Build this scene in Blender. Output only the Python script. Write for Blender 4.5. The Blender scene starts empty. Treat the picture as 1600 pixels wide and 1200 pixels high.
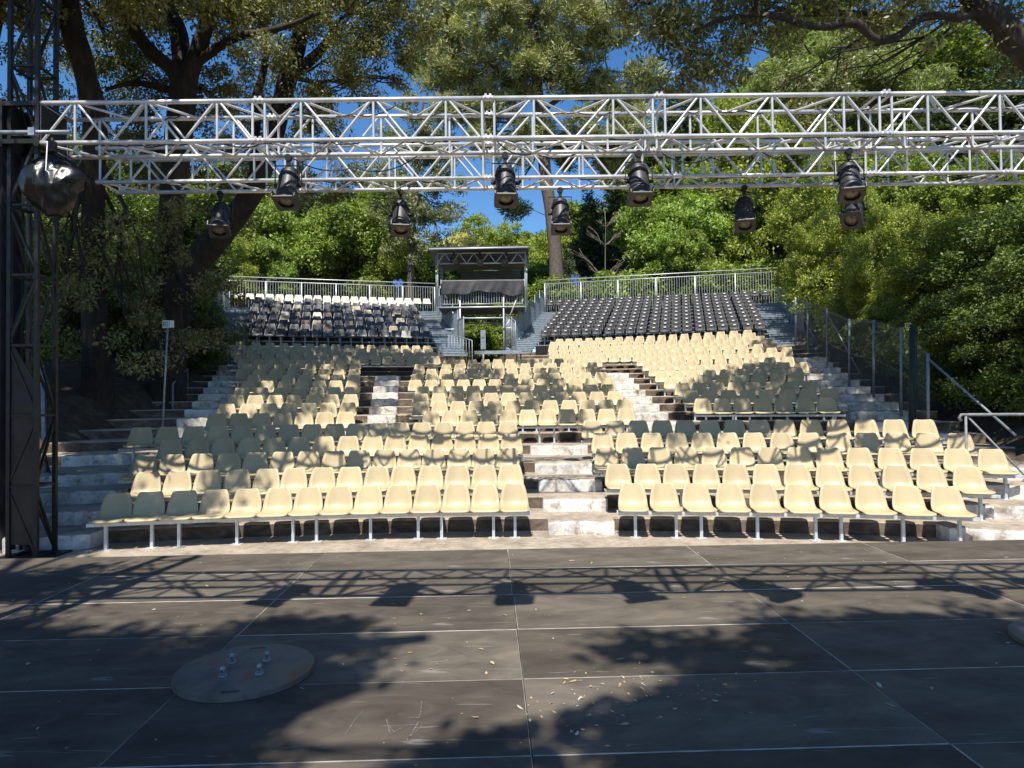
import bpy, bmesh, math, random
import numpy as np
from mathutils import Vector, Matrix
R = math.radians
sc = bpy.context.scene
col = sc.collection

# ------------------------------------------------------------------ camera, sky, sun, exposure
F = 1055.0                                     # focal length in photo pixels (photo 1600 wide)
CAM = Vector((0, 0, 2.05))
_p, _r = R(1.17), R(0.63)
_f = Vector((0, math.cos(_p), math.sin(_p)))
_right = Vector((math.cos(_r), 0, -math.sin(_r)))
_up = _right.cross(_f).normalized()
_right = _f.cross(_up).normalized()
cd = bpy.data.cameras.new('camera')
cam = bpy.data.objects.new('camera', cd); col.objects.link(cam)
cd.sensor_width = 36; cd.lens = F / 1600 * 36; cd.clip_end = 1000; cd.clip_start = .05
cam.matrix_world = Matrix(((_right.x, _up.x, -_f.x, CAM.x), (_right.y, _up.y, -_f.y, CAM.y),
                           (_right.z, _up.z, -_f.z, CAM.z), (0, 0, 0, 1)))
sc.camera = cam
SUN_EL, SUN_AZ = 60.0, 8.0                      # behind the camera, 8 degrees to its left
S = Vector((-math.sin(R(SUN_AZ)) * math.cos(R(SUN_EL)), -math.cos(R(SUN_AZ)) * math.cos(R(SUN_EL)), math.sin(R(SUN_EL))))
w = bpy.data.worlds.new('World'); sc.world = w; w.use_nodes = True
nt = w.node_tree
sky = nt.nodes.new('ShaderNodeTexSky'); sky.sky_type = 'NISHITA'; sky.sun_disc = False
sky.sun_elevation = R(SUN_EL); sky.sun_rotation = R(180 + SUN_AZ)
sky.air_density = 1.0; sky.dust_density = 0.2; sky.ozone_density = 3.0
bg = nt.nodes['Background']; bg.inputs[1].default_value = 0.105
hs = nt.nodes.new('ShaderNodeHueSaturation'); hs.inputs['Saturation'].default_value = 1.27; hs.inputs['Hue'].default_value = .503
nt.links.new(sky.outputs[0], hs.inputs['Color']); nt.links.new(hs.outputs[0], bg.inputs[0])
sd = bpy.data.lights.new('sun', 'SUN'); sd.energy = 5.0; sd.angle = R(.5); sd.color = (1, .95, .86)
sun = bpy.data.objects.new('sun', sd); col.objects.link(sun)
sun.rotation_euler = S.to_track_quat('Z', 'Y').to_euler()
sc.view_settings.view_transform = 'Standard'; sc.view_settings.look = 'None'
sc.view_settings.exposure = 0.64; sc.view_settings.gamma = 1

# ------------------------------------------------------------------ helpers
def ray(u, v):
    return (_right * ((u - 800) / F) + _up * ((600 - v) / F) + _f)
def P(u, v, Y):
    "the place seen at photo pixel (u, v) at depth Y"
    d = ray(u, v); t = Y / d.y
    return CAM + d * t
def pix(p):
    d = Vector(p) - CAM; z = d.dot(_f)
    return 800 + F * d.dot(_right) / z, 600 - F * d.dot(_up) / z

def tag(o, label=None, cat=None, group=None, kind=None):
    if label: o['label'] = label
    if cat: o['category'] = cat
    if group: o['group'] = group
    if kind: o['kind'] = kind
    return o
def empty(name, loc=(0, 0, 0), rz=0, label=None, cat=None, group=None, parent=None):
    o = bpy.data.objects.new(name, None); col.objects.link(o)
    o.location = loc; o.rotation_euler = (0, 0, rz); o.empty_display_size = .1
    if parent: o.parent = parent
    return tag(o, label, cat, group)
def link(name, me, parent=None, loc=(0, 0, 0), rz=0):
    o = bpy.data.objects.new(name, me); col.objects.link(o)
    o.location = loc; o.rotation_euler = (0, 0, rz)
    if parent: o.parent = parent
    return o
def copy_tree(o, parent=None):
    c = o.copy(); col.objects.link(c)
    if parent: c.parent = parent
    for ch in list(o.children): copy_tree(ch, c)
    return c

class MB:
    "collects shapes and links them as ONE mesh object"
    def __init__(s): s.v = []; s.f = []; s.m = []; s.sm = []
    def add(s, vs, fs, mi=0, smooth=False):
        b = len(s.v); s.v += [tuple(x) for x in vs]
        for f in fs: s.f.append(tuple(b + i for i in f)); s.m.append(mi); s.sm.append(smooth)
    def box(s, c, size, mat=None, mi=0):
        x, y, z = [k / 2 for k in size]
        vs = [Vector((a * x, b * y, d * z)) for a in (-1, 1) for b in (-1, 1) for d in (-1, 1)]
        if mat is not None: vs = [mat @ k for k in vs]
        c = Vector(c); vs = [k + c for k in vs]
        s.add(vs, [(0, 1, 3, 2), (4, 6, 7, 5), (0, 4, 5, 1), (2, 3, 7, 6), (0, 2, 6, 4), (1, 5, 7, 3)], mi)
    def bar(s, p0, p1, w, h, mi=0, up=Vector((0, 0, 1))):
        p0 = Vector(p0); p1 = Vector(p1); d = p1 - p0; L = d.length; d.normalize()
        x = d.cross(up)
        if x.length < 1e-4: x = d.cross(Vector((1, 0, 0)))
        x.normalize(); z = x.cross(d)
        M = Matrix((x, d, z)).transposed()
        s.box((p0 + p1) / 2, (w, L, h), M, mi)
    def tube(s, pts, rad, n=8, mi=0, cap=True):
        pts = [Vector(p) for p in pts]
        if not hasattr(rad, '__len__'): rad = [rad] * len(pts)
        vs = []; fs = []; px = None
        for i, p in enumerate(pts):
            d = (pts[min(i + 1, len(pts) - 1)] - pts[max(i - 1, 0)]).normalized()
            if px is None:
                px = d.cross(Vector((0, 0, 1)))
                if px.length < 1e-3: px = d.cross(Vector((0, 1, 0)))
            px = (px - d * px.dot(d)).normalized(); py = d.cross(px)
            for k in range(n):
                a = 2 * math.pi * k / n
                vs.append(p + (px * math.cos(a) + py * math.sin(a)) * rad[i])
        for i in range(len(pts) - 1):
            for k in range(n):
                k2 = (k + 1) % n
                fs.append((i * n + k, i * n + k2, (i + 1) * n + k2, (i + 1) * n + k))
        s.add(vs, fs, mi, n > 4)
        if cap:
            b = len(s.v) - len(vs)
            s.f.append(tuple(b + k for k in reversed(range(n)))); s.m.append(mi); s.sm.append(False)
            e = b + (len(pts) - 1) * n
            s.f.append(tuple(e + k for k in range(n))); s.m.append(mi); s.sm.append(False)
    def mesh(s, name, mats):
        me = bpy.data.meshes.new(name); me.from_pydata(s.v, [], s.f)
        for m in (mats if isinstance(mats, (list, tuple)) else [mats]): me.materials.append(m)
        me.polygons.foreach_set('material_index', s.m); me.polygons.foreach_set('use_smooth', s.sm)
        me.update(); return me
    def build(s, name, mats, parent=None, loc=(0, 0, 0), rz=0):
        return link(name, s.mesh(name, mats), parent, loc, rz)

# ------------------------------------------------------------------ materials
def new_mat(name):
    m = bpy.data.materials.new(name); m.use_nodes = True
    t = m.node_tree; return m, t, t.nodes['Principled BSDF']
def N(t, kind, **kw):
    n = t.nodes.new(kind)
    for k, v in kw.items():
        if k in n.inputs: n.inputs[k].default_value = v
        else: setattr(n, k, v)
    return n
def ramp(t, stops):
    r = t.nodes.new('ShaderNodeValToRGB'); e = r.color_ramp.elements
    while len(e) < len(stops): e.new(.5)
    for k, (p, c) in zip(e, stops): k.position = p; k.color = (*c, 1) if len(c) == 3 else c
    return r
def mixc(t, a, b, fac, blend='MIX'):
    m = t.nodes.new('ShaderNodeMix'); m.data_type = 'RGBA'; m.blend_type = blend
    for sock, val in ((m.inputs[0], fac), (m.inputs[6], a), (m.inputs[7], b)):
        if isinstance(val, bpy.types.NodeSocket): t.links.new(val, sock)
        else: sock.default_value = (*val, 1) if hasattr(val, '__len__') else val
    return m.outputs[2]
def noise(t, scale, detail=4, rough=.55, coord='Object', dist=0, stretch=None):
    tc = t.nodes.new('ShaderNodeTexCoord')
    n = N(t, 'ShaderNodeTexNoise'); n.inputs['Scale'].default_value = scale
    n.inputs['Detail'].default_value = detail; n.inputs['Roughness'].default_value = rough
    n.inputs['Distortion'].default_value = dist
    src = tc.outputs[coord]
    if stretch:
        mp = t.nodes.new('ShaderNodeMapping'); mp.inputs['Scale'].default_value = stretch
        t.links.new(src, mp.inputs[0]); src = mp.outputs[0]
    t.links.new(src, n.inputs['Vector']); return n.outputs[0]
def bump(t, b, h, strength=.3, dist=.01):
    n = t.nodes.new('ShaderNodeBump'); n.inputs['Strength'].default_value = strength; n.inputs['Distance'].default_value = dist
    t.links.new(h, n.inputs['Height']); t.links.new(n.outputs[0], b.inputs['Normal'])
def rough_mat(name, c1, c2, scale=6, rough=.8, metal=0, bstr=.25, detail=5, lo=.35, hi=.65):
    m, t, b = new_mat(name)
    n = noise(t, scale, detail); r = ramp(t, [(lo, c1), (hi, c2)]); t.links.new(n, r.inputs[0])
    t.links.new(r.outputs[0], b.inputs['Base Color'])
    b.inputs['Roughness'].default_value = rough; b.inputs['Metallic'].default_value = metal
    if bstr: bump(t, b, noise(t, scale * 4, 4), bstr)
    return m
def plastic(name, c, rough=.38, dirt=.25, dirtc=(.2, .17, .1), varia=.10):
    m, t, b = new_mat(name)
    oi = t.nodes.new('ShaderNodeObjectInfo')
    rv = ramp(t, [(0, tuple(k * (1 - varia) for k in c)), (1, c)]); t.links.new(oi.outputs['Random'], rv.inputs[0])
    d = ramp(t, [(.46, (0, 0, 0)), (.74, (1, 1, 1))]); tc = t.nodes.new('ShaderNodeTexCoord'); sh = t.nodes.new('ShaderNodeVectorMath'); sh.operation = 'SCALE'; sh.inputs['Scale'].default_value = 37
    t.links.new(oi.outputs['Random'], sh.inputs[0]); ad = t.nodes.new('ShaderNodeVectorMath'); t.links.new(tc.outputs['Object'], ad.inputs[0]); t.links.new(sh.outputs[0], ad.inputs[1])
    nz = N(t, 'ShaderNodeTexNoise'); nz.inputs['Scale'].default_value = 7; nz.inputs['Detail'].default_value = 8; nz.inputs['Roughness'].default_value = .7; t.links.new(ad.outputs[0], nz.inputs['Vector']); t.links.new(nz.outputs[0], d.inputs[0])
    mm = t.nodes.new('ShaderNodeMath'); mm.operation = 'MULTIPLY'; mm.inputs[1].default_value = dirt
    t.links.new(d.outputs[0], mm.inputs[0])
    t.links.new(mixc(t, rv.outputs[0], dirtc, mm.outputs[0]), b.inputs['Base Color'])
    b.inputs['Roughness'].default_value = rough
    return m
def bark_mat(name, c1, c2):
    m, t, b = new_mat(name)
    r = ramp(t, [(.3, c1), (.5, tuple((x + y) / 2.6 for x, y in zip(c1, c2))), (.72, c2)]); t.links.new(noise(t, 9, 8, .7, dist=.6, stretch=(1, 1, .22)), r.inputs[0])
    r2 = ramp(t, [(.35, (.6, .6, .6)), (.65, (1.2, 1.2, 1.15))]); t.links.new(noise(t, 1.3, 5, .6), r2.inputs[0])
    t.links.new(mixc(t, r.outputs[0], r2.outputs[0], 1., 'MULTIPLY'), b.inputs['Base Color']); b.inputs['Roughness'].default_value = .95
    bump(t, b, noise(t, 14, 8, .75, stretch=(1, 1, .2)), 1., .05); return m
M = {}
M['cream'] = plastic('cream_plastic', (.49, .395, .228), .45, .34, (.30, .25, .16), .16)
M['cream_white'] = plastic('white_plastic', (.70, .64, .52), .45, .25)
M['black_seat'] = plastic('black_plastic', (.017, .016, .019), .55, .3, (.05, .047, .045), .3)
M['grey_seat'] = plastic('slate_plastic', (.07, .072, .085), .42, .3, (.18, .16, .14), .35)
M['brown_seat'] = plastic('brown_plastic', (.10, .06, .05), .45, .3, (.18, .15, .12), .2)
M['beige_seat'] = plastic('beige_plastic', (.42, .37, .26), .45, .3, (.18, .15, .12), .2)
M['plate'] = rough_mat('number_plate', (.75, .75, .75), (.62, .62, .62), 20, .4, 0, 0)
M['galv'] = rough_mat('galvanised_steel', (.52, .55, .57), (.70, .72, .73), 18, .45, .4, .08)
M['galv_dull'] = rough_mat('dull_galvanised_steel', (.20, .24, .28), (.34, .38, .42), 9, .5, .4, .1)
M['grey_rail'] = rough_mat('grey_painted_rail', (.13, .14, .15), (.22, .235, .25), 9, .6, 0, .1)
M['alu'] = rough_mat('aluminium', (.52, .52, .52), (.72, .72, .71), 5, .36, .35, .05)
M['black_metal'] = rough_mat('black_steel', (.010, .010, .011), (.024, .023, .022), 8, .5, .3, .1)
M['spot'] = rough_mat('spotlight_black', (.026, .026, .029), (.058, .058, .063), 6, .48, .25, .1)
M['lens'] = rough_mat('frosted_lens', (.07, .06, .045), (.22, .19, .14), 14, .12, 0, .5)
M['rubber'] = rough_mat('cable_rubber', (.012, .012, .012), (.025, .025, .025), 10, .6, 0, 0)
M['bag'] = rough_mat('black_plastic_bag', (.010, .011, .014), (.006, .0065, .008), 4, .36, 0, .08)
M['tarp'] = rough_mat('black_tarpaulin', (.014, .014, .016), (.034, .034, .037), 3, .45, 0, .6)
M['drape'] = rough_mat('black_cloth', (.008, .008, .01), (.016, .016, .02), 4, .95, 0, .2)
M['ply'] = rough_mat('weathered_plywood', (.020, .015, .010), (.036, .027, .018), 5, .75, 0, .2)
M['panel'] = rough_mat('roof_sheet', (.06, .06, .063), (.10, .10, .10), 3, .6, .1, .1)
M['bark'] = bark_mat('oak_bark', (.020, .015, .011), (.075, .058, .042))
M['pine_bark'] = rough_mat('pine_bark', (.075, .058, .048), (.15, .12, .10), 9, .95, 0, .9)
M['twig'] = rough_mat('dry_twig', (.12, .10, .08), (.20, .17, .13), 9, .9, 0, .2)
M['green_pole'] = rough_mat('dark_green_paint', (.012, .022, .02), (.02, .035, .03), 5, .6, 0, .1)
M['white'] = rough_mat('white_panel', (.75, .75, .75), (.68, .68, .68), 8, .5, 0, 0)
M['sign_green'] = rough_mat('sign_green', (.01, .24, .12), (.012, .28, .14), 8, .4, 0, 0)
M['orange'] = rough_mat('yellow_band', (.55, .5, .1), (.6, .55, .12), 8, .5, 0, 0)
M['blue'] = rough_mat('blue_sheet', (.03, .10, .32), (.05, .14, .42), 8, .5, 0, .3)

def concrete(name, paint=False):
    m, t, b = new_mat(name)
    r1 = ramp(t, [(.28, (.20, .16, .12)), (.48, (.34, .285, .22)), (.7, (.46, .39, .31))]); t.links.new(noise(t, 1.7, 8, .65, dist=.4), r1.inputs[0])
    r2 = ramp(t, [(.36, (.72, .70, .67)), (.56, (1, 1, 1))]); t.links.new(noise(t, 9, 6, .7), r2.inputs[0])
    c = mixc(t, r1.outputs[0], r2.outputs[0], 1.0, 'MULTIPLY')
    if paint:
        pr = ramp(t, [(.38, (0, 0, 0)), (.49, (1, 1, 1))]); t.links.new(noise(t, 4.5, 8, .72, dist=.6), pr.inputs[0])
        st = ramp(t, [(.34, (.40, .37, .33)), (.62, (.80, .79, .75))]); t.links.new(noise(t, 3, 7, .7), st.inputs[0])
        c = mixc(t, c, st.outputs[0], pr.outputs[0])
    t.links.new(c, b.inputs['Base Color']); b.inputs['Roughness'].default_value = .9
    bump(t, b, noise(t, 22, 7, .7), .6, .015)
    return m
M['concrete'] = concrete('terrace_concrete'); M['painted'] = concrete('chipped_white_paint', True)
def riser_mat():
    m, t, b = new_mat('stained_riser')
    r1 = ramp(t, [(.3, (.045, .033, .024)), (.5, (.12, .09, .066)), (.70, (.25, .20, .15))])
    t.links.new(noise(t, 2.6, 8, .7, dist=.8, stretch=(1, 1, 1.8)), r1.inputs[0])
    t.links.new(r1.outputs[0], b.inputs['Base Color']); b.inputs['Roughness'].default_value = .95
    bump(t, b, noise(t, 20, 6, .7), .7, .02)
    return m
M['riser'] = riser_mat()
def soil():
    m, t, b = new_mat('leafy_soil')
    r1 = ramp(t, [(.3, (.035, .025, .016)), (.5, (.075, .052, .033)), (.66, (.14, .10, .065))]); t.links.new(noise(t, 3, 9, .75), r1.inputs[0])
    t.links.new(r1.outputs[0], b.inputs['Base Color']); b.inputs['Roughness'].default_value = 1
    bump(t, b, noise(t, 14, 8, .75), .9, .04)
    return m
M['soil'] = soil()
def deck_mat():
    m, t, b = new_mat('stage_ply')
    oi = t.nodes.new('ShaderNodeObjectInfo')
    base = ramp(t, [(0, (.072, .061, .050)), (.5, (.095, .081, .066)), (1, (.120, .103, .084))]); t.links.new(oi.outputs['Random'], base.inputs[0])
    st = ramp(t, [(.30, (.62, .61, .60)), (.5, (1, 1, 1)), (.72, (1.5, 1.46, 1.4))])
    t.links.new(noise(t, 1.6, 8, .65, 'Object', .8, (1, 2.2, 1)), st.inputs[0])
    c = mixc(t, base.outputs[0], st.outputs[0], 1.0, 'MULTIPLY')
    du = ramp(t, [(.60, (0, 0, 0)), (.80, (1, 1, 1))]); t.links.new(noise(t, 5.5, 9, .78, 'Object', 1.5), du.inputs[0])
    mm = t.nodes.new('ShaderNodeMath'); mm.operation = 'MULTIPLY'; mm.inputs[1].default_value = .6; t.links.new(du.outputs[0], mm.inputs[0])
    c = mixc(t, c, (.21, .185, .16), mm.outputs[0])
    sr = ramp(t, [(.66, (0, 0, 0)), (.70, (1, 1, 1))]); t.links.new(noise(t, 3.2, 3, .5, 'Object', 2.2, (.35, 3.5, 1)), sr.inputs[0])
    sm = t.nodes.new('ShaderNodeMath'); sm.operation = 'MULTIPLY'; sm.inputs[1].default_value = .4; t.links.new(sr.outputs[0], sm.inputs[0])
    c = mixc(t, c, (.30, .28, .26), sm.outputs[0])
    t.links.new(c, b.inputs['Base Color'])
    rr = ramp(t, [(.3, (.46, .46, .46)), (.7, (.72, .72, .72))]); t.links.new(noise(t, 3, 6, .6), rr.inputs[0])
    t.links.new(rr.outputs[0], b.inputs['Roughness'])
    b.inputs['Specular IOR Level'].default_value = .12
    bump(t, b, noise(t, 60, 4, .6), .12, .004)
    return m
M['deck'] = deck_mat()
M['deck_edge'] = rough_mat('worn_panel_edge', (.20, .185, .16), (.46, .43, .38), 5, .6, 0, 0)
def steel_plate():
    m, t, b = new_mat('rusty_steel_plate')
    r1 = ramp(t, [(.34, (.10, .092, .085)), (.54, (.18, .165, .15)), (.66, (.20, .12, .07))]); t.links.new(noise(t, 4, 7, .65), r1.inputs[0])
    t.links.new(r1.outputs[0], b.inputs['Base Color']); b.inputs['Roughness'].default_value = .5; b.inputs['Metallic'].default_value = .35
    bump(t, b, noise(t, 20, 4), .1)
    return m
M['steel_plate'] = steel_plate()
def leaf_mat(name, dark, light, trans=.28, rough=.5, clump=.35):
    m, t, b = new_mat(name)
    g = t.nodes.new('ShaderNodeNewGeometry')
    r1 = ramp(t, [(0, dark), (1, light)]); t.links.new(g.outputs['Random Per Island'], r1.inputs[0])
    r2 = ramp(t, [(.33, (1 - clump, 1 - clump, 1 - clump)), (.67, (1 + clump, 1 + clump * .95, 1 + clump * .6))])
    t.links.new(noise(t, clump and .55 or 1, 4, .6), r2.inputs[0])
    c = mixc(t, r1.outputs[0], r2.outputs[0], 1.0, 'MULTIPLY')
    t.links.new(c, b.inputs['Base Color']); b.inputs['Roughness'].default_value = rough
    b.inputs['Specular IOR Level'].default_value = .35
    tr = t.nodes.new('ShaderNodeBsdfTranslucent')
    tc = mixc(t, c, (1.0, 1.15, .45), 1.0, 'MULTIPLY'); t.links.new(tc, tr.inputs[0])
    ms = t.nodes.new('ShaderNodeMixShader'); ms.inputs[0].default_value = trans
    t.links.new(b.outputs[0], ms.inputs[1]); t.links.new(tr.outputs[0], ms.inputs[2])
    t.links.new(ms.outputs[0], t.nodes['Material Output'].inputs[0])
    return m
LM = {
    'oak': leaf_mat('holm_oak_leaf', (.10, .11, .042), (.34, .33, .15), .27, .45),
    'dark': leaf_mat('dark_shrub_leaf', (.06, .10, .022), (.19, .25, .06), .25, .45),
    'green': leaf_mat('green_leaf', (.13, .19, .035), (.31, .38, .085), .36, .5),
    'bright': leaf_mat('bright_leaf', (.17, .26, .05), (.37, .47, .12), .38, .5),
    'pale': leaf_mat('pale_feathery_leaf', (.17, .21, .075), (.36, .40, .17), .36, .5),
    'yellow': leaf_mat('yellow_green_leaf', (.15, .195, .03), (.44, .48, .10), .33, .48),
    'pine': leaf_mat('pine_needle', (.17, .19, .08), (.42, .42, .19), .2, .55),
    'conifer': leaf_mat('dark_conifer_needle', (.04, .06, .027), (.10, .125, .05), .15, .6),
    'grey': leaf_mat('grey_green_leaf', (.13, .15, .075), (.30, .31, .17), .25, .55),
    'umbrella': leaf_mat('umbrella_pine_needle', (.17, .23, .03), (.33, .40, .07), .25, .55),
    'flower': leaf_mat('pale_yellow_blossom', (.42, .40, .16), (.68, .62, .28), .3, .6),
}

# ------------------------------------------------------------------ seating bowl: rows are arcs
XC = -.4
def Dk(k): return (10.25 + .86 * (k - 1)) if k <= 5 else 15.5 + 1.05 * (k - 6)     # depth of the back tops of row k
def Rk(k): return max(15.5, 26 - .6 * (k - 1))
def base(k): return .205 * (k - 1)
def drop(k, X): return Rk(k) - math.sqrt(max(1, Rk(k) ** 2 - min(abs(X - XC), 12.5) ** 2))
def rowY(k, X, off=0.): return Dk(k) + off - drop(k, X)
def slope_ang(k, X):                            # how far a seat of row k at X turns towards the stage centre
    dx = max(-12.5, min(12.5, X - XC)); return math.asin(-dx / Rk(k))
def X_from_px(k, u, z, off=0.):
    a, b = -15., 15.
    for _ in range(40):
        m = (a + b) / 2
        if pix((m, rowY(k, m, off), z))[0] < u: a = m
        else: b = m
    return (a + b) / 2
def xl(k): return (-8.2 - .22 * (k - 1)) if k <= 5 else -9.6 - .14 * (k - 6)
def xr(k): return (8.4 + .15 * (k - 1)) if k <= 5 else 9.4 + .1 * (k - 6)

def gz(X, Y):
    "height of the natural ground"
    d = 0 if abs(X) < .1 else min(3.2, 18 - math.sqrt(324 - min(abs(X - XC), 10.5) ** 2))
    Ye = Y + d * .9
    z = 0 if Ye < 9.6 else (.225 * (Ye - 9.6) if Ye < 28 else 4.14 + .05 * (Ye - 28))
    xo = 10.0 + max(0, min(1, (Y - 12) / 4)) * 1.2
    if X > xo: z += min(1.8, (X - xo) * .45)
    if X < -9.5: z += min(1.2, (-9.5 - X) * .2)
    xa, xb = -9.6 - max(0, Y - 12) * .09, 9.6 + max(0, min(1, (Y - 12) / 4)) * 1.1 + max(0, Y - 20) * .16
    inside = max(0, min(1, (X - xa) / .8)) * max(0, min(1, (xb - X) / .8))
    if 8.5 < Y < 40: z -= .75 * inside
    return z + .05 * math.sin(X * 1.7 + Y * .9) * math.cos(Y * 1.3 - X * .6) * (1 if abs(X) > 8 or Y > 30 else .3)
def ground():
    nx, ny = 150, 150
    xs = [(-1 if i < nx / 2 else 1) * abs((i / (nx - 1)) * 2 - 1) ** 1.7 * 130 for i in range(nx)]
    ys = [-60 + 260 * (j / (ny - 1)) ** 1.25 if False else -40 + 12 * 0 + (j / (ny - 1)) ** 1.6 * 240 for j in range(ny)]
    m = MB()
    vs = [(x, y, gz(x, y) - .02) for y in ys for x in xs]
    fs = [(j * nx + i, j * nx + i + 1, (j + 1) * nx + i + 1, (j + 1) * nx + i) for j in range(ny - 1) for i in range(nx - 1)]
    m.add(vs, fs, 0, True)
    tag(m.build('ground', M['soil']), kind='structure')
ground()

RO = -.66                                       # riser face sits this far before the back tops of its row
def terraces():
    m = MB(); rnd = random.Random(3)
    K = 21
    # front apron between the stage and the first row
    xs = np.linspace(-10.5, 11, 44)
    def strip(xa, xb, yf, yb, z, zlow):
        xs = np.linspace(xa, xb, max(4, int((xb - xa) / .35)))
        vs = []
        for x in xs:
            vs += [(x, yf(x), zlow), (x, yf(x), z - .025), (x, yf(x) + .02, z), (x, yb(x), z)]
        fs0 = []; fs1 = []
        for i in range(len(xs) - 1):
            a, b = i * 4, (i + 1) * 4
            fs0.append((a, b, b + 1, a + 1)); fs1 += [(a + 1, b + 1, b + 2, a + 2), (a + 2, b + 2, b + 3, a + 3)]
        n = len(vs)
        vs += [(xa, yb(xa), zlow), (xb, yb(xb), zlow)]
        e = (len(xs) - 1) * 4
        ends = [(0, 1, 2, 3, n), (e, n + 1, e + 3, e + 2, e + 1)]
        m.add(vs, fs0 + ends, 1); b = len(m.v) - len(vs)
        for f in fs1: m.f.append(tuple(b + i for i in f)); m.m.append(0); m.sm.append(False)
    strip(-10.5, 11, lambda x: 6.9, lambda x: rowY(2, x, RO) + .1, 0.0, -.4)
    for k in range(2, K):
        a, b = xl(k), xr(k)
        if k >= 19: a = .3
        nxt = k + 1
        if k == 18 or k == 20:
            yb = (lambda k: lambda x: rowY(k, x, .9))(k)
        else:
            yb = (lambda q: lambda x: rowY(q, x, RO) + .1)(nxt)
        strip(a, b, (lambda k: lambda x: rowY(k, x, RO))(k), yb, base(k), base(k) - .75)
    tag(m.build('terraces', [M['concrete'], M['riser']]), kind='structure')
terraces()

# ------------------------------------------------------------------ the stage
YAW = R(1.95)
SO = Vector((-.07, 7.49, 0)); SX = Vector((math.cos(YAW), math.sin(YAW), 0)); SY = Vector((-math.sin(YAW), math.cos(YAW), 0))
STZ = .38
def stage():
    e = empty('stage', SO, YAW, 'low black stage floor of plywood deck panels with pale worn seams', 'stage')
    rnd = random.Random(11)
    PW, PD = 1.99, .862
    for j in range(12):
        for i in range(-5, 6):
            x0, x1 = i * PW, (i + 1) * PW; y1, y0 = -j * PD, -(j + 1) * PD
            g = .003; b = .0042 if rnd.random() < .62 else .002
            dz = rnd.uniform(-.0015, .0015)
            m = MB(); cx, cy = (x0 + x1) / 2, (y0 + y1) / 2
            hx, hy = (x1 - x0) / 2 - g, (y1 - y0) / 2 - g
            bx = b * (1.0 if rnd.random() < .7 else .5); by = b * rnd.choice([.4, .9, 1.1])
            out = [(-hx, -hy, dz - .004), (hx, -hy, dz - .004), (hx, hy, dz - .004), (-hx, hy, dz - .004)]
            inn = [(-hx + bx, -hy + by, dz), (hx - bx, -hy + by, dz), (hx - bx, hy - by, dz), (-hx + bx, hy - by, dz)]
            low = [(x, y, -.045) for x, y, z in out]
            m.add(inn, [(0, 1, 2, 3)], 0)
            m.add(out + inn, [(0, 1, 5, 4), (1, 2, 6, 5), (2, 3, 7, 6), (3, 0, 4, 7)], 1)
            m.add(low + out, [(0, 1, 5, 4), (1, 2, 6, 5), (2, 3, 7, 6), (3, 0, 4, 7)], 1)
            m.build('deck_panel', [M['deck'], M['deck_edge']], e, (cx, cy, STZ), R(rnd.gauss(0, .04)))
    f = MB()
    f.box((.995, -.03, STZ - .12), (21.8, .05, .14)); f.box((.995, -10.2, STZ - .12), (21.8, .05, .14))
    f.build('frame', M['black_metal'], e)
    for i in range(-5, 7):
        lg = MB()
        for y in (-.12, -3.4, -6.8, -10.1): lg.box((i * PW - (.06 if i == 6 else -.06 if i == -5 else 0), y, (STZ - .19) / 2), (.06, .06, STZ - .19))
        lg.build('leg', M['black_metal'], e)
stage()

def litter():
    rnd = random.Random(5); m = MB()
    spots = [(945, 1068, 26), (1000, 1078, 22), (880, 1085, 16), (640, 1010, 14), (1100, 1080, 16), (860, 1120, 16)]
    def leafat(x, y, z, s):
        a = rnd.uniform(0, 6.28); c, si = math.cos(a), math.sin(a)
        L, W = s * rnd.uniform(.7, 1.4), s * rnd.uniform(.25, .5)
        pts = [(-L, 0, 0), (-L * .2, W, rnd.uniform(0, .6) * W), (L * .5, W * .7, rnd.uniform(.2, .9) * W), (L, 0, rnd.uniform(0, .9) * W), (L * .3, -W, rnd.uniform(0, .5) * W)]
        m.add([(x + px * c - py * si, y + px * si + py * c, z + .003 + pz) for px, py, pz in pts], [(0, 1, 2, 3, 4)], 0 if rnd.random() < .75 else 1)
    for _ in range(520):
        x = rnd.uniform(-6, 6.5); y = rnd.uniform(1.6, 7.3)
        leafat(x, y, STZ, rnd.choice((.004, .006, .008, .012, .022)) * rnd.uniform(.7, 1.3))
    for u, v, n in spots:
        for _ in range(n):
            uu, vv = rnd.gauss(u, 55), rnd.gauss(v, 20)
            Y = 1.67 * F / max(60, vv - 621.6 + .011 * (uu - 800))
            X = (uu - 800) / F * Y
            leafat(X, Y, STZ, rnd.uniform(.008, .022))
    for _ in range(260):
        X = rnd.uniform(-9, 9); leafat(X, rnd.uniform(7.8, 9.6 - abs(X) * .05), 0.0, rnd.uniform(.01, .03))
    for _ in range(500):
        k = rnd.randint(2, 12); X = rnd.uniform(xl(k), xr(k)); leafat(X, rowY(k, X, rnd.uniform(-.6, .2)), base(k), rnd.uniform(.012, .035))
    o = m.build('leaf_litter', [rough_mat('dry_leaf', (.30, .20, .09), (.46, .34, .18), 30, .8, 0, 0), rough_mat('pale_scrap', (.42, .40, .36), (.5, .48, .42), 30, .8, 0, 0)])
    tag(o, 'dry tan leaves and scraps scattered over stage floor and terraces', 'leaf litter', kind='stuff')
litter()

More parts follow.
